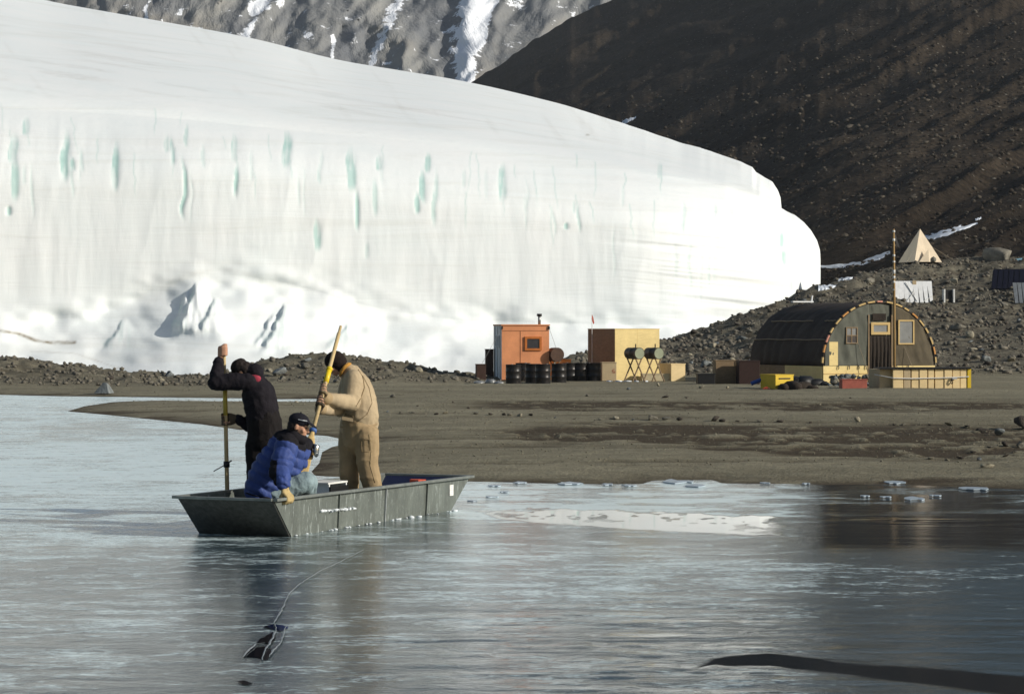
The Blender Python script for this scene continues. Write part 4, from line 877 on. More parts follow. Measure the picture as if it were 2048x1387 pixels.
# flagpole
fpb = P(1789, 771, 90.5); fpb.z = .1; fp = thing('flagpole', 'tall slim wooden pole with white bands and dark pennant before the arched hut door', 'flagpole', fpb); hp_ = (771-460)/F*90.5
MB().tube([(0, 0, 0), (-.01, 0, hp_*.6), (-.03, 0, hp_)], [.05, .045, .032], 8).build('shaft', M_pole if 0 else wood('weathered_pole', (.42, .27, .11), .6, (8, 8, 1)), fp, True)
for zf, hh in ((.985, .04), (.93, .05), (.83, .04), (.79, .03), (.725, .07), (.69, .05), (.66, .04), (.61, .03)): MB().tube([(-.028*zf, 0, hp_*zf-hh), (-.028*zf, 0, hp_*zf+hh)], .047, 8).build('white_band', M_strap, fp, True)
MB().slab([Vector((.0, 0, hp_-.12)), Vector((.06, .02, hp_-.25)), Vector((.20, .05, hp_-.68)), Vector((.10, .02, hp_-.62)), Vector((.02, 0, hp_-.4))], .012).build('pennant', M_black, fp)
# ================================================================ crate row before the hut
def gbox(name, label, cat, x0, x1, yt, yb, dep, m, rz=0, group=None, gz_=.1, parts=None, bevel=.012):
    """box with front face spanning photo pixels x0..x1 and yt..yb, standing on the ground"""
    D = F*(CH-gz_)/(yb-HY); w_ = (x1-x0)/F*D/math.cos(rz); h_ = (yb-yt)/F*D; c = P((x0+x1)/2, yb, D)
    t = thing(name, label, cat, (c.x, c.y, gz_), rz, group)
    return t, w_, h_
XC = [1784, 1806, 1822, 1838, 1856, 1870, 1889, 1906, 1922, 1936]
rc = thing('crate_row', 'long row of pale plywood crates under one black lid bound by a white strap', 'crates', P(1858, 778, 83.3)*1, R(6))
rc.location.z = .1; Dc = 83.3; s_c = Dc/F
for i in range(9):
    x0 = (XC[i]-1858)*s_c+.012; x1 = (XC[i+1]-1858)*s_c-.012-(.015 if i in (1, 3, 4) else 0)
    MB().box(((x0+x1)/2, .35+.01*(i % 3), .335), (x1-x0, .7, .66)).build('crate', M_boxw if i not in (1,) else M_card, rc, bevel=.01)
x0 = (1760-1858)*s_c; x1 = (1784-1858)*s_c
MB().box(((x0+x1)/2, .95, .33), (x1-x0-.01, 1.5, .66)).build('crate', M_card, rc, bevel=.01)
MB().box((1.38, .36, .35), (.12, .72, .70)).build('end_board', M_yellow, rc)
MB().box((-.12, .45, .70), (3.1, 1.0, .05)).build('lid', M_black, rc)
MB().tube([(-1.62, .9, .48), (-1.63, .2, .46), (-1.22, -.045, .375), (-.6, -.02, .36), (.2, -.025, .375), (.75, -.03, .39), (1.36, -.01, .42)], .018, 6).build('strap', M_strap, rc)
MB().tube([(.80, -.05, .38), (.76, -.06, .30), (.72, -.05, .22), (.76, -.05, .18), (.80, -.05, .24)], .02, 6).build('buckle', M_black, rc); MB().box((.86, -.05, .36), (.16, .05, .05)).build('buckle_plate', M_alu, rc)
def simple_crate(name, label, cat, x0, x1, yt, yb, dep, m, rz=0, group=None, lid=None, battens=False, gz_=.1):
    t, w_, h_ = gbox(name, label, cat, x0, x1, yt, yb, dep, m, rz, group, gz_)
    MB().box((0, dep/2, h_/2), (w_, dep, h_-.01)).build('body', m, t, bevel=.012)
    MB().box((0, dep/2, h_+.01), (w_+.03, dep+.03, .03)).build('lid', lid or m, t)
    if battens:
        for sx in (-1, 1): MB().box((sx*(w_/2-.04), -.012, h_/2), (.06, .02, h_-.03)).build('batten', m, t)
    return t
simple_crate('wooden_crate', 'tall weathered plywood crate standing left of the arched hut', 'crate', 1431, 1475, 721, 768, .7, M_plyd, R(4), battens=True)
rbx = simple_crate('red_brown_crate', 'dark red brown crate between the weathered crate and the arched hut', 'crate', 1478, 1520, 722, 769, .7, mat('red_brown_paint', (.035, .016, .012), .6), R(4))
simple_crate('black_bin', 'low black bin at the left end of the crates beside the arched hut', 'bin', 1396, 1430, 748, 769, .5, M_black, R(4))
t = simple_crate('yellow_box', 'bright yellow box with a black handle slot in front of the arched hut', 'box', 1550, 1588, 750, 778, .9, M_yellow, R(28))
MB().box((0, -.012, .36), (.45, .02, .04)).build('handle_slot', M_black, t)
tag(t)
simple_crate('red_cooler', 'low dull red cooler by the stones below the hut door', 'cooler', 1684, 1735, 759, 778, .4, M_red, R(8), lid=M_red)
bm_ = MB().tube([P(1503, 769, 83.5)-P(1503, 769, 83.5), (.3, 0, .12), (.52, -.05, .16)], .07, 7); o_ = bm_.build('blue_bag', M_blue); o_.location = P(1502, 770, 84.0)+Vector((0, 0, .05)); tag(o_, 'small bright blue bag at the foot of the red brown crate', 'bag')
rg = MB().tube([(0, 0, .02), (.12, 0, .05), (.25, 0, .02)], [.03, .05, .02], 6).build('red_rag', M_redc); rg.location = P(1526, 778, 83.3); tag(rg, 'crumpled red rag on the gravel left of the yellow box', 'rag')
# dark heap
it = [(P(1585+12*math.cos(k), 772, 82.6)+Vector((0, .1*k/5, -.02)), .28, .22, .20-.02*(k % 3)) for k in range(5)]
hp2 = add('tarp_heap', blobs('tarp_heap', [((-.3, 0, .05), .36, .2, .16), ((0, 0, .06), .44, .24, .24), ((.3, .05, .05), .42, .2, .22), ((.6, .05, .02), .34, .2, .13)], None, 4, .09, True), M_dark); hp2.location = P(1585, 778, 83.0); hp2.location.z = .1
tag(hp2, 'dark brown crumpled tarpaulin heap in front of the yellow box', 'tarp')
hp3 = add('equipment_pile', blobs('equipment_pile', [((-.5, 0, .12), .34, .3, .22), ((-.15, 0, .12), .42, .3, .27), ((.2, .05, .08), .4, .3, .2), ((.5, 0, .05), .3, .2, .14)], None, 9, .1, True), M_black); hp3.location = (P(1620, 772, 88).x, 88, .1)
tag(hp3, 'black covered pile of gear against the side of the arched hut', 'gear')
# ================================================================ orange hut
oh = thing('orange_hut', 'small orange painted box hut with square window and thin chimney', 'hut', (P(1051, 762, 97).x, 97, .1), R(8))
OW, OD, OHh = 1.86, 2.3, 2.16
MB().box((0, .02, OHh/2), (OW, .04, OHh)).build('front_wall', M_orange, oh)
for sx in (-1, 1): MB().box((sx*(OW/2-.02), OD/2+.045, OHh/2), (.04, OD, OHh)).build('side_wall', M_white if sx < 0 else M_orange, oh)
MB().box((0, OD+.07, OHh/2), (OW, .04, OHh)).build('back_wall', M_orange, oh)
MB().box((0, OD/2+.04, OHh+.02), (OW+.06, OD+.14, .05)).build('roof', M_orange, oh)
MB().box((0, -.006, OHh-.20), (OW-.02, .012, .012)).build('board_joint', mat('brown_line', (.25, .10, .05), .8), oh)
MB().box((-.2, -.006, OHh/2-.1), (.010, .012, OHh-.22)).build('board_joint', mat('brown_line', (.25, .10, .05), .8), oh)
frame_window(oh, 'window', (.30, -.003, OHh-.70), .66, .54, .085, mat('deep_orange_frame', (.55, .17, .035), .55), M_glass, *X3)
for y_ in (.75, 1.45): frame_window(oh, 'side_window', (-OW/2-.002, y_, 1.55), .30, .46, .03, M_white, M_glass, (0, -1, 0), (0, 0, 1), (-1, 0, 0))
for y_ in (.4, 1.1, 1.9): MB().box((-OW/2-.012, y_, OHh/2), (.02, .02, OHh-.1)).build('panel_strip', M_steel, oh)
ch = MB().tube([(.62, .5, OHh), (.62, .5, OHh+.42)], .055, 10).build('chimney', M_steel, oh, True); MB().tube([(.62, .5, OHh+.36), (.62, .5, OHh+.46)], .10, 10).build('cowl', M_black, ch, True)
for sx in (-1, 1): MB().box((sx*(OW/2-.01), -.02, OHh-.09), (.06, .05, .12)).build('corner_bracket', M_black, oh)
MB().tube([(-OW/2, 0, OHh-.1), (-2.1, -.3, .05)], .006, 5).build('guy_wire', M_steel, oh); MB().tube([(OW/2, 0, OHh-.1), (OW/2+.8, .6, .05)], .006, 5).build('guy_wire', M_steel, oh)
M_brcr = mat('dark_brown_crate', (.065, .035, .025), .8, var=.4)
simple_crate('tall_crate', 'tall dark brown crate at the left wall of the orange hut', 'crate', 972, 987, 699, 760, .5, M_brcr, R(5))
simple_crate('low_crate', 'low dark crate left of the tall brown crate near the orange hut', 'crate', 953, 972, 729, 763, .6, M_brcr, R(5))
o_ = add('white_sacks', blobs('white_sacks', [((-.35, 0, .06), .26, .2, .08), ((.05, .05, .09), .22, .18, .12), ((.36, 0, .06), .25, .2, .07)], None, 12, .18, True), M_plast); o_.location = (P(978, 768, 91).x, 91, .09); tag(o_, 'crumpled pale plastic sheeting on the gravel left of the black drums', 'sheeting')
def drum_thing(name, label, loc, r, h, group, m=M_drum):
    t = thing(name, label, 'drum', loc, rnd.random()*6, group)
    pr = [(r, 0), (r, .28*h), (r+.012, .31*h), (r, .34*h), (r, .62*h), (r+.012, .65*h), (r, .68*h), (r, h-.02), (r+.008, h-.008), (r+.004, h), (r-.02, h-.015)]
    vs = []; n = 22
    for (q, z) in pr: vs += [(q*math.cos(2*math.pi*k/n), q*math.sin(2*math.pi*k/n), z) for k in range(n)]
    f = [(i*n+k, i*n+(k+1) % n, (i+1)*n+(k+1) % n, (i+1)*n+k) for i in range(len(pr)-1) for k in range(n)]+[tuple((len(pr)-1)*n+k for k in range(n))]
    MB().raw(vs, f).build('barrel', m, t, True); MB().tube([(r*.6, 0, h-.02), (r*.6, 0, h+.012)], .035, 8).build('bung', M_steel, t); return t
dl = [(1027, 768, 'leftmost black fuel drum before the orange hut'), (1046, 763, 'black fuel drum second from the left before the orange hut'), (1066, 766, 'black fuel drum below the window of the orange hut'), (1086, 767, 'black fuel drum at the right corner of the orange hut'),
      (1118, 765, 'black fuel drum just right of the orange hut'), (1140, 763, 'black fuel drum midway between orange hut and cardboard box'), (1162, 763, 'black fuel drum second left of the cardboard box'), (1188, 763, 'black fuel drum touching the cardboard box')]
d0 = None
for (x, y, l_) in dl:
    D = F*1.9/(y-HY); p = Vector((P(x, y, D).x, D+.2, .1))
    if d0 is None: d0 = drum_thing('fuel_drum', l_, p, .285, .72, 'black fuel drums standing by the huts')
    else:
        c = copy_tree(d0); c.location = p; c.rotation_euler.z = rnd.random()*6; tag(c, l_)
# round tank end-on on trestle
def tank(name, label, x, y, D, rad, ln, az, m, mend, zfoot=.1, vent=True, thick=.03):
    c = P(x, y, D); ax = Vector((math.sin(az), math.cos(az), 0)); t = thing(name, label, 'tank', (c.x, c.y, zfoot), 0); z = c.z-zfoot
    n = 22; sd_ = Vector((ax.y, -ax.x, 0)); up = Vector((0, 0, 1)); pr = [(rad-.02, .012), (rad, 0), (rad+.006, .02), (rad, .04), (rad, ln*.5-.02), (rad+.008, ln*.5), (rad, ln*.5+.02), (rad, ln), (rad-.03, ln+.01)]; vs = []
    for (q, l_) in pr: vs += [ax*l_+sd_*q*math.cos(2*math.pi*k/n)+up*(q*math.sin(2*math.pi*k/n)+z) for k in range(n)]
    f = [(i*n+k, (i+1)*n+k, (i+1)*n+(k+1) % n, i*n+(k+1) % n) for i in range(len(pr)-1) for k in range(n)]+[tuple((len(pr)-1)*n+k for k in range(n))[::-1]]
    MB().raw(vs, f).build('barrel', m, t, True)
    MB().raw([ax*.012+sd_*(rad-.02)*math.cos(2*math.pi*k/n)+up*((rad-.02)*math.sin(2*math.pi*k/n)+z) for k in range(n)], [tuple(range(n))]).build('end_cap', mend, t)
    if vent: MB().tube([ax*.3+up*(z+rad), ax*.3+up*(z+rad+.14)], .022, 6).build('vent_pipe', M_black, t)
    for l_ in (.08, ln-.1):
        for sx in (-1, 1):
            m_ = MB(); beam(m_, ax*(l_+.02*sx)+sd_*sx*rad*1.02+up*(z-.02), ax*(l_+.02*sx)-sd_*sx*rad*1.2+up*.02, .05, .035); m_.build('trestle_leg', M_plyd, t)
    return t
tank('horizontal_drum', 'rusty dark drum lying on a trestle between the orange hut and the drums', 1115, 709, 97.0, .27, .7, R(-15), mat('rusty_brown', (.10, .055, .035), .7, var=.5, scale=5), mat('rusty_brown', (.10, .055, .035), .7), vent=False)
yh_ = thing('plywood_hut', 'pale yellow plywood box hut with one shaded end behind the fuel tanks', 'hut', (P(1230, 760, 98).x, 98, .1), R(24))
YW, YD, YHh = 1.96, 2.35, 2.02
for k in range(2): MB().box((YW*(k+.5)/2, .02, YHh/2), (YW/2-.006, .04, YHh)).build('plywood_sheet', M_ply, yh_)
for k in range(2): MB().box((.02, .045+YD*(k+.5)/2, YHh/2), (.04, YD/2-.006, YHh)).build('plywood_sheet', M_plyd, yh_)  # left end in darker plywood: its shade is put into the colour
MB().box((YW-.02, .045+YD/2, YHh/2), (.04, YD, YHh)).build('plywood_sheet', M_ply, yh_); MB().box((YW/2, YD+.07, YHh/2), (YW, .04, YHh)).build('plywood_sheet', M_plyd, yh_)
MB().box((YW/2, YD/2+.04, YHh+.012), (YW+.03, YD+.12, .022)).build('roof', M_ply, yh_)
MB().tube([(.55, -.4, 0), (.6, -.02, .0), (.6, -.02, .02)], .01, 4)
tank('fuel_tank', 'olive fuel tank on crossed legs in front of the plywood hut, left of a pair', 1279.5, 706.5, 95.0, .222, .8, R(-28), M_olive, M_olivel)
tank('fuel_tank', 'olive fuel tank on crossed legs, right of the pair by the plywood hut', 1318.5, 706.5, 95.2, .222, .8, R(-28), M_olive, M_olivel)
fl_ = thing('flag_stake', 'thin stake with a small red flag behind the plywood hut', 'flag', (P(1184, 700, 99).x, 99, .1), 0)
MB().tube([(0, 0, 0), (0, 0, 2.58)], .012, 6).build('stake', M_strap, fl_); MB().slab([Vector((.0, 0, 2.60)), Vector((-.02, 0, 2.42)), Vector((.05, .02, 2.22)), Vector((.09, .02, 2.26)), Vector((.05, .01, 2.48))], .012).build('flag', M_redc, fl_)
cb = simple_crate('cardboard_box', 'brown cardboard box at the right end of the black drums', 'box', 1204, 1233, 725, 762, .5, M_card, R(6))
mk = MB(); [mk.slab([Vector((.12+dx, -.008, .32+dz)), Vector((.12+dx+w2, -.008, .32+dz)), Vector((.12+dx+w2, -.008, .32+dz+h2_)), Vector((.12+dx, -.008, .32+dz+h2_))], .003) for dx, dz, w2, h2_ in ((0, 0, .12, .02), (0, .05, .04, .06), (.06, .04, .06, .03), (.02, .13, .08, .02))]; mk.build('printed_mark', mat('faded_red_print', (.42, .14, .08), .8), cb)
lb = simple_crate('low_wooden_box', 'long low pale wooden box with reddish stains below the fuel tanks', 'box', 1284, 1345, 748, 762, .5, mat('stained_pale_wood', (.66, .56, .36), .8, scale=4, wear=(.42, .17, .09)), R(4))
simple_crate('plywood_box', 'square pale plywood box right of the fuel tanks with a dark side', 'box', 1342, 1371, 728, 762, 1.1, M_boxw, R(20))
simple_crate('pale_board_stack', 'small pile of yellow boards behind the rusty drum', 'boards', 1098, 1142, 719, 760, .3, M_orangew, R(4))
o_ = add('snow_scraps', blobs('snow_scraps', [((.35*k-.7, 0, .02), .18, .12, .05) for k in range(5)], None, 22, .2), M_snowm); o_.location = (P(1255, 763, 95.5).x, 95.5, .1); tag(o_, 'scraps of old snow below the olive fuel tanks', 'snow')
# ================================================================ upper camp
def on(x, y): p = hit(x, y); return p if p else P(x, y, 150)
tp = on(1840, 523); tp.z -= .05
tn = thing('pyramid_tent', 'peach canvas pyramid tent standing on the rubble ridge', 'tent', tp, R(22)); ts = tp.y/F; hw_ = 30*ts; th_ = 65*ts
vs = []; NL = 14
base = [(-1, -1), (0, -1.06), (1, -1), (1.04, 0), (1, 1), (0, 1.04), (-1, 1), (-1.04, 0)]
for j in range(NL+1):
    t_ = j/NL; k_ = (1-t_)*(1+.02*math.sin(t_*math.pi))+.04
    if t_ < .16: k_ = k_*.97+.03
    for i, (bx_, by_) in enumerate(base): pin = (.90 if i % 2 else 1)+.0*t_; vs.append((bx_*hw_*k_*pin, by_*hw_*k_*pin, th_*t_))
o_ = add('canvas', mesh_from('canvas', np.array(vs), [(j*8+i, j*8+(i+1) % 8, (j+1)*8+(i+1) % 8, (j+1)*8+i) for j in range(NL) for i in range(8)]+[tuple(NL*8+i for i in range(8))]), M_tent, tn)
MB().tube([(0, 0, th_-.02), (0, 0, th_+.05)], .05, 6).build('peak_cap', M_tent, tn)
MB().raw([(-.75*hw_, -1.12*hw_, 0), (.05*hw_, -1.0*hw_, .42*th_), (.15*hw_, -1.25*hw_, 0), (-.1*hw_, -1.3*hw_, 0)], [(0, 3, 1), (3, 2, 1)]).build('door_flap', M_tent, tn)
for k_, (a_, b_) in enumerate((((-.5, -.5, .5), (-2.0, -1.6, .0)), ((.5, -.5, .5), (1.9, -1.5, 0)))): MB().tube([(a_[0]*hw_, a_[1]*hw_, a_[2]*th_), (b_[0]*hw_, b_[1]*hw_, b_[2])], .012, 4).build('guy_rope', M_rope, tn)
add('door_stone', blobs('door_stone', [((.3*hw_, -1.2*hw_, .15), .3, .2, .22)], None, 8, .2), M_rock, tn)
# corrugated panel rack
pp = on(1828, 606); rk = thing('white_panel_rack', 'white ribbed metal panel propped with crossed straps behind the arched hut', 'panel', pp, R(5)); s_ = pp.y/F
for k in range(8):
    x0 = (-37+9.6*k)*s_; m_ = MB(); m_.slab([Vector((x0+.02+.12*(k-3.5)/8, -.02, .02)), Vector((x0+8.2*s_, -.02, .02)), Vector((x0+8.2*s_+.04, .45, 44*s_)), Vector((x0-.02, .45, 44*s_))], .03); m_.build('panel_strip', M_white, rk)
MB().slab([Vector((-36*s_, 0.03, .05)), Vector((37*s_, .03, .05)), Vector((38*s_, .48, 42*s_)), Vector((-37*s_, .48, 42*s_))], -.02).build('backing', M_steel, rk)
for a_, b_ in (((-14, 42), (6, 4)), ((-16, 2), (2, 24)), ((38, 14), (16, 2))): m_ = MB(); beam(m_, (a_[0]*s_, -.07+.011*a_[1]*0+.42*a_[1]/42, a_[1]*s_), (b_[0]*s_, -.07+.42*b_[1]/42, b_[1]*s_), .04, .03); m_.build('strap', M_strap, rk)
MB().box((4*s_, .36, 41*s_), (8*s_, .03, 8*s_)).build('tag_board', M_card, rk)
pp = on(1898, 605); bx2 = thing('small_metal_box', 'small dark box with white edges on the slope right of the ribbed panel', 'box', pp, R(10)); s_ = pp.y/F
MB().box((-2*s_, .2, 13*s_), (16*s_, .4, 26*s_)).build('body', M_black, bx2)
for x in (-11, 9): MB().box((x*s_, 0, 13*s_), (3*s_, .3, 28*s_)).build('post', M_strap, bx2)
pp = on(2020, 578)
sp_ = thing('solar_panel', 'large dark blue solar panel tilted on the slope at the right edge', 'solar panel', pp, R(-4)); s_ = pp.y/F
def tilt(x, z): return Vector((x*s_, .8*z/40, z*s_))
MB().slab([tilt(-38, 0), tilt(50, 0), tilt(54, 41), tilt(-29, 41)], -.05).build('backing', M_black, sp_)
for k in range(8):
    x0 = -37+11*k; MB().slab([tilt(x0, 1)-Vector((0, .03, 0)), tilt(x0+9.6, 1)-Vector((0, .03, 0)), tilt(x0+9.6+7-k*.6, 40)-Vector((0, .03, 0)), tilt(x0+8.2-k*.6, 40)-Vector((0, .03, 0))], .012).build('cell_strip', M_solar, sp_)
for x in (-30, 40): m_ = MB(); beam(m_, tilt(x, 38), Vector((x*s_, 1.8, -.1)), .05, .05); m_.build('prop', M_steel, sp_)
pp = on(2046, 606); gp_ = thing('grey_panel_rack', 'grey ribbed metal panel cut by the right edge below the solar panel', 'panel', pp, 0); s_ = pp.y/F
for k in range(4): x0 = -18+9*k; MB().slab([Vector(((x0+2)*s_, 0, 0)), Vector(((x0+9)*s_, 0, 0)), Vector(((x0+8)*s_, .4, 41*s_)), Vector(((x0)*s_, .4, 41*s_))], .03).build('panel_strip', M_steel, gp_)
MB().slab([Vector((-17*s_, .04, .05)), Vector((19*s_, .04, .05)), Vector((19*s_, .42, 39*s_)), Vector((-18*s_, .42, 39*s_))], -.02).build('backing', M_black, gp_)
pp = on(2046, 527); bt = thing('blue_tent', 'pale blue tent top showing behind the boulder at the right edge', 'tent', pp+Vector((.3, 4, -.2)), 0)
vs = [(x*1.0, y*1.0, z) for x, y, z in ((-.8, -.6, 0), (.9, -.6, 0), (.9, .8, 0), (-.8, .8, 0), (-.45, -.3, .55), (.5, -.3, .7), (.5, .5, .7), (-.45, .5, .55))]
MB().raw(vs, [(0, 1, 5, 4), (1, 2, 6, 5), (2, 3, 7, 6), (3, 0, 4, 7), (4, 5, 6, 7)]).build('canvas', M_ltblue, bt)
# snow strips on the far slope
def snow_strip(label, pts, widths, which=None):
    L_ = []; n = len(pts); tt = np.linspace(0, n-1, n*14); px = np.interp(tt, range(n), [p[0] for p in pts]); py = np.interp(tt, range(n), [p[1] for p in pts]); ww = np.interp(tt, range(n), widths)
    vs = []; ok = True; m = 7
    for i in range(len(tt)):
        w_ = ww[i]*(.7+.6*float(vn(i*.25, 3.3, 5))); off_ = (float(vn(i*.3, 8.1, 9))-.5)*2.5
        for j in range(m):
            p = hit(px[i], py[i]+off_+(j/(m-1)-.5)*w_, which)
            if p is None: p = vs[-1] if vs else P(px[i], py[i], 200)
            vs.append(Vector(p)+Vector((0, -.1, .06 if 0 < j < m-1 else -.03)))
    o = add('snow_patch', mesh_from('snow_patch', np.array([v[:] for v in vs]), grid_faces(len(tt), m), True), M_snowm); tag(o, kind='structure'); return o
snow_strip('', [(1640, 534), (1690, 531), (1722, 526), (1755, 515), (1780, 505)], [4, 7, 8, 13, 5])
snow_strip('', [(1850, 475), (1868, 472), (1900, 462), (1926, 456), (1955, 447)], [8, 13, 12, 6, 2]); snow_strip('', [(1895, 462), (1922, 452)], [4, 3])
snow_strip('', [(1670, 560), (1690, 558), (1706, 555)], [3, 7, 2]); snow_strip('', [(1636, 576), (1655, 574), (1672, 570)], [10, 7, 4]); snow_strip('', [(1950, 440), (1962, 436)], [3, 3]); snow_strip('', [(1244, 246), (1258, 240), (1272, 234)], [10, 7, 3])
# ================================================================ STONES
def rock_mesh(name, seed, fine=True, flat=.7):
    rs = np.random.RandomState(seed); V_ = IV2.copy() if fine else IV.copy()
    for k in range(9):
        nrm = rs.normal(size=3); nrm /= np.linalg.norm(nrm); d = rs.uniform(.3, .72); e = V_ @ nrm; V_ = V_-np.outer(np.maximum(e-d, 0), nrm)
    V_ *= (1+.06*(rs.rand(len(V_), 1)-.5)); V_ *= np.array([1, rs.uniform(.7, 1), flat*rs.uniform(.7, 1.1)]); return mesh_from(name, V_, IF2 if fine else IF)
RM = [rock_mesh('boulder', 60+k) for k in range(7)]
def rock(x, y, wpx, m, label, name='boulder', cat='rock', group=None, z=None, fl=1.0, D=None, k=None):
    p = hit(x, y, BG) if D is None else P(x, y, D)
    if p is None: return
    s_ = wpx*.74*p.y/F; k = rnd.randrange(7) if k is None else k
    me = RM[k]; key = (k, m.name)
    if key not in _rm: c = me.copy(); c.materials.append(m); _rm[key] = c
    o = bpy.data.objects.new(name, _rm[key]); COL.objects.link(o); o.location = p+Vector((0, 0, s_*.35*fl)); o.scale = (s_, s_, s_*fl); o.rotation_euler = (rnd.uniform(-.3, .3), rnd.uniform(-.3, .3), rnd.random()*6)
    tag(o, label, cat, group); return o
_rm = {}
# named boulders
mb = MB(); o_ = None
pp = G(205, 786, .08); s_ = pp.y/F
bo = MB().raw([(-17*s_, -.1, 0), (16*s_, -.25, 0), (19*s_, .5, 0), (-14*s_, .6, 0), (2*s_, -.05, 22*s_), (9*s_, -.08, 22*s_), (12*s_, .2, 17*s_), (-4*s_, .2, 14*s_)], [(0, 1, 5, 4), (1, 2, 6, 5), (2, 3, 7, 6), (3, 0, 4, 7), (4, 5, 6, 7)]).build('boulder', M_rockb, bevel=.03)
bo.location = pp; tag(bo, 'blocky grey boulder standing alone on the far shore at left', 'rock')
rock(560, 749, 30, M_rockb, 'broad blue grey boulder on the gravel ridge above the bent person', fl=.9)
rock(612, 738, 24, M_rock, 'grey boulder left of the hatted head of the person in tan', fl=.8); rock(340, 752, 18, M_rockb, 'grey stone on the gravel ridge right of the lone blocky boulder')
rock(1998, 522, 54, M_rock, 'huge grey brown boulder on the rubble ridge beside the blue tent', fl=.75, D=None, k=3)
rock(2046, 856, 38, M_rockd, 'dark boulder cut by the right edge on the gravel beach', fl=.9); rock(1974, 935, 26, M_rockl, 'wedge shaped tan stone near the lake at right', fl=.7); rock(1862, 918, 18, M_rockl, 'flat tan stone on the wet gravel by the right shore', fl=.5)
rock(1997, 870, 28, M_rockb, 'rounded pale grey boulder low on the beach at right', fl=.7); rock(1968, 865, 24, M_rockd, 'dark stone touching the pale grey boulder on the beach', fl=.6); rock(1715, 843, 15, M_rockl, 'light tan stone alone on the upper beach below the crate row')
rock(2040, 895, 22, M_rock, 'grey stone at the right edge below the dark boulder'); rock(2010, 893, 16, M_rockd, 'small dark stone low on the beach near the right edge')
rock(1316, 772, 9, M_rockl, 'pale stone on the gravel below the low wooden box', fl=1.1); rock(1403, 776, 11, M_rockl, 'pale tan stone on the gravel below the black bin'); rock(1455, 777, 10, M_rockl, 'pale stone on the gravel below the weathered crate'); rock(1256, 779, 8, M_rockb, 'small blue grey pointed stone below the cardboard box', fl=1.3)
rock(655, 826, 13, M_rock, 'grey stone on the spit left of the person in tan', fl=.8); rock(593, 806, 8, M_rockl, 'pale pebble on the spit'); rock(1975, 724, 24, M_rockb, 'blue grey angular rock on the slope right of the crate row', fl=1.1); rock(1940, 674, 18, M_rockl, 'bright tan slab on the slope right of the arched hut', fl=1.1); rock(1916, 660, 26, M_rock, 'grey rock on the slope just right of the arched hut', fl=.8)
for x, y, w_ in ((1410, 732, 26), (1480, 680, 26), (1500, 664, 18), (1495, 690, 14), (1395, 745, 18), (1375, 735, 14)): rock(x, y, w_, M_rockb if w_ > 18 else M_rock, 'angular grey rock on the slope left of the arched hut', 'boulder', 'rock', 'grey rocks left of the arched hut', fl=.6)
# stone pile by the hut
for k in range(46):
    x = 1648+rnd.random()*96; y = rnd.uniform(754, 776)
    D = 87+(776-y)/22*2+rnd.random()*.3; o = rock(x, y, rnd.uniform(9, 18), M_rockb if k % 3 else M_rock, 'grey stone piled against the front boards of the arched hut', 'stone', 'stone', 'stones piled against the arched hut', D=D, fl=.8)
# beach stones
bs = [(775, 824, 7), (801, 827, 8), (826, 826, 9), (851, 828, 6), (872, 829, 8), (892, 827, 12), (952, 828, 12), (981, 830, 11), (1008, 830, 12), (1019, 831, 9), (1040, 832, 11), (1062, 831, 12), (937, 817, 8), (787, 794, 12), (835, 812, 6), (1200, 840, 10), (1232, 838, 16), (1266, 840, 9), (1303, 840, 22), (1332, 840, 16), (1358, 841, 14),
      (1430, 842, 20), (1443, 843, 12), (1475, 843, 8), (1520, 844, 12), (1560, 844, 14), (1620, 846, 8), (1788, 850, 9), (1806, 850, 9), (1860, 851, 8), (1900, 851, 17), (1935, 855, 14), (1174, 792, 10), (1332, 795, 14), (1372, 796, 9), (1919, 917, 14), (1893, 921, 12), (1960, 920, 14), (2012, 913, 12), (2030, 905, 10), (1945, 905, 12), (1980, 895, 10),
      (740, 831, 8), (716, 834, 7), (1110, 836, 6), (1150, 838, 7), (700, 812, 7), (905, 805, 6), (1640, 810, 6), (1530, 800, 6), (1700, 796, 6), (1480, 812, 6)]
def zone(x, y):
    if y > 885: return 'low on the right shore'
    if y < 818: return 'on the high beach '+('left of the drums' if x < 1000 else 'below the plywood hut' if x < 1400 else 'below the arched hut')
    return 'in the stone line '+('right of the tan person' if x < 900 else 'below the orange hut' if x < 1110 else 'below the plywood hut' if x < 1380 else 'left of the yellow box' if x < 1540 else 'below the arched hut' if x < 1740 else 'below the crate row')
cn = {'grey_rock': 'grey', 'blue_grey_rock': 'blue grey', 'pale_rock': 'pale tan', 'dark_rock': 'dark brown'}; zc = {}; ords = ['first', 'second', 'third', 'fourth', 'fifth', 'sixth', 'seventh', 'eighth', 'ninth', 'tenth', 'eleventh', 'twelfth']
for x, y, w_ in sorted(bs):
    m_ = rnd.choice([M_rock, M_rockb, M_rockl, M_rockd, M_rockd, M_rock]); z_ = zone(x, y); zc[z_] = zc.get(z_, 0)+1
    rock(x, y, w_, m_, '%s stone, %s from left, %s' % (cn[m_.name], ords[zc[z_]-1], z_), 'stone', 'stone', 'small stones strewn along the beach', fl=.75)
cn0 = {'grey_rock': 'grey', 'blue_grey_rock': 'blue grey', 'pale_rock': 'pale tan', 'dark_rock': 'dark brown'}
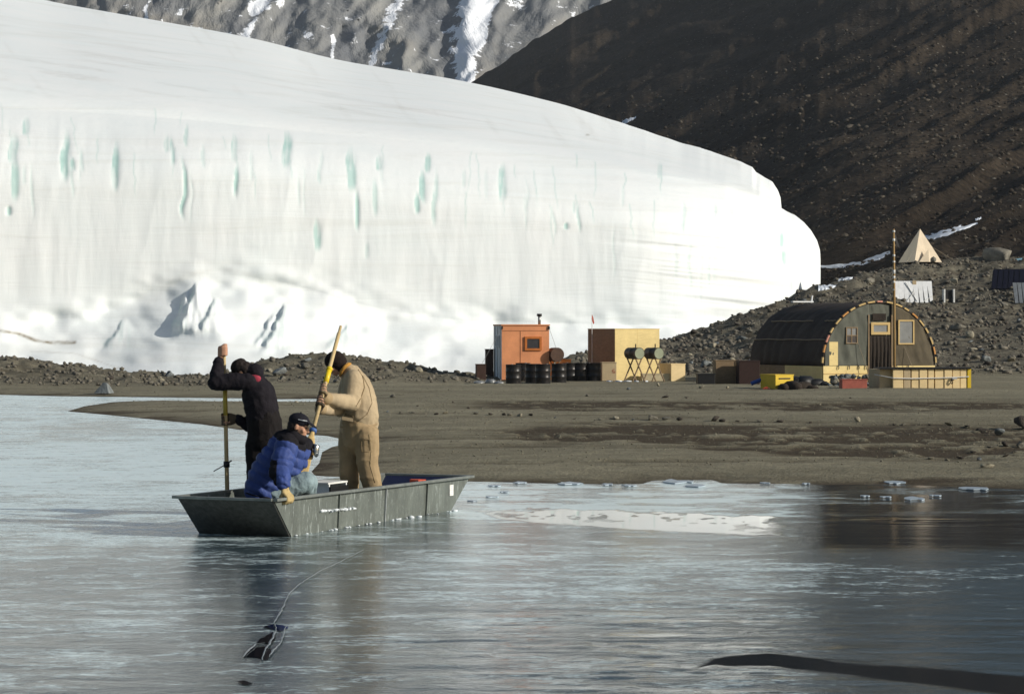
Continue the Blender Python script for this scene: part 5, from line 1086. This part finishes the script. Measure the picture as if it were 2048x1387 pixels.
# boulders on the slopes, individually
for k in range(110):
    if k < 50: x, y = rnd.uniform(1500, 2048), rnd.uniform(560, 730)
    elif k < 75: x, y = rnd.uniform(1340, 1520), rnd.uniform(640, 740)
    else: x, y = rnd.uniform(0, 930), rnd.uniform(712, 772)
    if 1740 < x < 1950 and 700 < y: continue
    p = hit(x, y, BG)
    if p is None or p.y > 172 or (x < 930 and p.y < 84): continue
    if 1495 < x < 1900 and y > 600 and x < 1500+ (y-600)*9: pass
    g_ = 'boulders on the slope behind the huts' if x > 1000 else 'rocks on the low ridge before the glacier'
    l_ = 'rough grey boulder among the rubble behind the huts' if x > 1000 else 'rough grey rock on the low gravel ridge before the glacier'
    mm_ = rnd.choice([M_rock, M_rockb, M_rockd, M_rockl, M_rock]); l_ = l_.replace('rough grey', 'rough '+cn0[mm_.name])
    if x > 1000: l_ = l_.replace('behind the huts', 'left of the arched hut' if x < 1640 else 'above the arched hut' if x < 1880 else 'near the right edge')
    rock(x, y, rnd.uniform(8, 18), mm_, l_, 'boulder', 'rock', g_, fl=rnd.uniform(.5, .9))
# countless rubble
def scatter(name, n, xr, dr, smin, smax, m, seed, cond=None, power=3.0, hillside=False):
    rs = np.random.RandomState(seed); px = rs.uniform(*xr, n); D = dr[0]+(dr[1]-dr[0])*rs.rand(n); X = (px-1024)/F*D
    if hillside:
        i0 = rs.randint(0, 200, n); XHf, DHf, ZHf = XH, DH2, ZH; c_ = rs.randint(0, XH.shape[1], n); X = XHf[i0, c_]; D = DHf[i0, c_]; Z = ZHf[i0, c_]; px = 1024+F*X/D; keep = (D < 700) & (px > 1100)
    else:
        Z = zg(X, D); keep = np.ones(n, bool) if cond is None else cond(px, D, X, Z)
    X, D, Z = X[keep], D[keep], Z[keep]; n = len(X)
    sz = smin+(smax-smin)*rs.rand(n)**power
    if hillside: sz = sz*np.clip(D/200, 1, 2.2)
    tpl = [np.array([v.co[:] for v in rock_mesh('t', 200+k, False).vertices]) for k in range(8)]; vs = np.empty((n, 12, 3))
    ti = rs.randint(0, 8, n); a = rs.rand(n)*6.283; c, s_ = np.cos(a)[:, None], np.sin(a)[:, None]
    T = np.array(tpl)[ti]; vs[:, :, 0] = T[:, :, 0]*c-T[:, :, 1]*s_; vs[:, :, 1] = T[:, :, 0]*s_+T[:, :, 1]*c; vs[:, :, 2] = T[:, :, 2]
    vs = vs*sz[:, None, None]+np.stack([X, D, Z+sz*.25], 1)[:, None, :]
    fs = (IF[None]+(np.arange(n)*12)[:, None, None]).reshape(-1, 3); o = add(name, mesh_from(name, vs.reshape(-1, 3), fs), m); tag(o, kind='stuff'); return o
mr = rock_mat('rubble_rock', (.165, .15, .12)); mp = rock_mat('pebble_rock', (.24, .225, .165))
ridge = lambda px, D, X, Z: (D > np.interp(px, [-900, 400, 900, 1340, 3000], [87, 87, 92, 105, 105]))
scatter('rubble', 16000, (1150, 2350), (104, 172), .03, .30, mr, 1, ridge, 7); scatter('rubble', 6000, (-400, 1150), (87, 103), .02, .20, mr, 2, ridge, 6)
scatter('rubble', 6000, (1200, 2300), (104, 172), .03, .24, M_rockd, 6, ridge, 5)
scatter('pebbles', 9000, (500, 2300), (36, 98), .008, .030, mp, 3, lambda px, D, X, Z: (lake_sd(X, D) > .15), 3)
scatter('pebbles', 2500, (0, 900), (62, 96), .010, .035, mp, 4, lambda px, D, X, Z: (lake_sd(X, D) > .15), 3)
scatter('rubble', 26000, (0, 1), (0, 1), .04, .40, rock_mat('dark_hill_rock', (.05, .04, .03)), 15, None, 5, True)
scatter('rubble', 20000, (0, 1), (0, 1), .05, .42, rock_mat('hill_rock', (.10, .086, .066)), 5, None, 10, True)
# frozen stones in the shore ice and ice plates
M_slab = mat('grey_ice_slab', (.42, .50, .56), .3, var=.25, scale=3, spec=.5)
r8 = random.Random(21)
for (x, y, w_, h_) in ((1040, 966, 40, 5), (1140, 968, 70, 5), (1215, 970, 34, 6), (1260, 972, 44, 6), (1355, 964, 90, 4), (1390, 972, 60, 5), (990, 972, 40, 5), (1612, 968, 24, 9), (1530, 967, 30, 5), (1790, 966, 60, 6), (1772, 995, 34, 7), (1870, 992, 36, 7), (1730, 993, 30, 5), (1950, 978, 90, 6), (1010, 985, 30, 4), (985, 995, 36, 5), (945, 1001, 30, 5), (1830, 999, 60, 4)):
    p = G(x, y, .0); s_ = p.y/F*.7; n = 13; q = []
    for k in range(n):
        a = 2*math.pi*k/n+r8.uniform(-.2, .2); q.append(Vector((math.cos(a)*w_/2*s_*r8.uniform(.8, 1.1), math.sin(a)*w_*.7*s_*r8.uniform(.4, 1.5), .006)))
    o = MB().slab(q, .012).build('ice_slab', M_slab); o.location = p; o.rotation_euler = (R(r8.uniform(.3, 2.0)), R(r8.uniform(-.8, .8)), 0); tag(o, 'thin plate of broken ice stranded along the shore', 'ice slab', 'broken ice plates along the shore')
# crack in the lake ice and the broken hole
cr_ = [(728, 1098), (700, 1112), (668, 1128), (640, 1140), (612, 1158), (592, 1172), (578, 1186), (570, 1204), (560, 1224), (548, 1244), (553, 1258), (546, 1272), (538, 1288), (528, 1300), (524, 1318)]
def ribbon(name, pts, wpx, m, z, seed, kind='structure'):
    rs = random.Random(seed); vs = []; T = np.linspace(0, len(pts)-1, len(pts)*5)
    for t_ in T:
        x = float(np.interp(t_, range(len(pts)), [p[0] for p in pts]))+rs.uniform(-1.2, 1.2); y = float(np.interp(t_, range(len(pts)), [p[1] for p in pts])); w_ = float(np.interp(t_, range(len(pts)), wpx))*rs.uniform(.6, 1.4)
        vs += [G(x-w_/2, y, z), G(x, y+.2, z+.004), G(x+w_/2, y+.4, z)]
    n = len(T); o = add(name, mesh_from(name, np.array([v[:] for v in vs]), grid_faces(n, 3)), m); tag(o, kind=kind); return o
M_frost = mat('crack_frost', (.24, .27, .29), .6)
ribbon('ice_crack', cr_, [1, 1, 1.5, 1.5, 1.5, 2, 2, 2, 3, 3, 3, 4, 4, 3, 2], mat('crack_frost', (.24, .27, .29), .6), .012, 4)
ribbon('ice_crack', [(572, 1250), (566, 1270), (560, 1286), (545, 1300), (538, 1312)], [1, 4, 2, 4, 1], M_frost, .012, 6); ribbon('ice_crack', [(486, 1312), (498, 1298), (512, 1286), (530, 1284)], [2, 4, 3, 2], M_frost, .012, 7)
hole = [(484, 1311), (498, 1306), (503, 1297), (500, 1292), (516, 1286), (528, 1283), (530, 1272), (541, 1266), (538, 1257), (524, 1252), (548, 1249), (566, 1246), (574, 1252), (565, 1262), (560, 1275), (549, 1284), (552, 1292), (541, 1300), (538, 1312), (530, 1321), (520, 1314), (505, 1317)]
M_bw = mat('black_water', (.006, .008, .012), .05, spec=.5, var=.1, bump=0)
for si_, piece in enumerate(([(484, 1312), (498, 1304), (502, 1296), (524, 1290), (541, 1296), (543, 1304), (534, 1318), (512, 1314)], [(522, 1275), (534, 1270), (545, 1262), (552, 1270), (546, 1286), (530, 1284), (514, 1286)], [(526, 1253), (548, 1246), (572, 1250), (577, 1254), (566, 1262), (553, 1258)])):
    q = []; n_ = len(piece)
    for i_ in range(n_):
        for t_ in (0, .33, .66):
            x = piece[i_][0]*(1-t_)+piece[(i_+1) % n_][0]*t_+r8.uniform(-2.5, 2.5); y = piece[i_][1]*(1-t_)+piece[(i_+1) % n_][1]*t_+r8.uniform(-1.2, 1.2); q.append(G(x, y, .004))
    tag(MB().raw(q, [tuple(range(len(q)))]).build('open_water_hole', M_bw), kind='structure')
q = [G(x, y, .006) for x, y in ((474, 1361), (488, 1359), (506, 1366), (490, 1369))]; tag(MB().raw(q, [(0, 1, 2, 3)]).build('open_water_hole', M_bw), kind='structure')
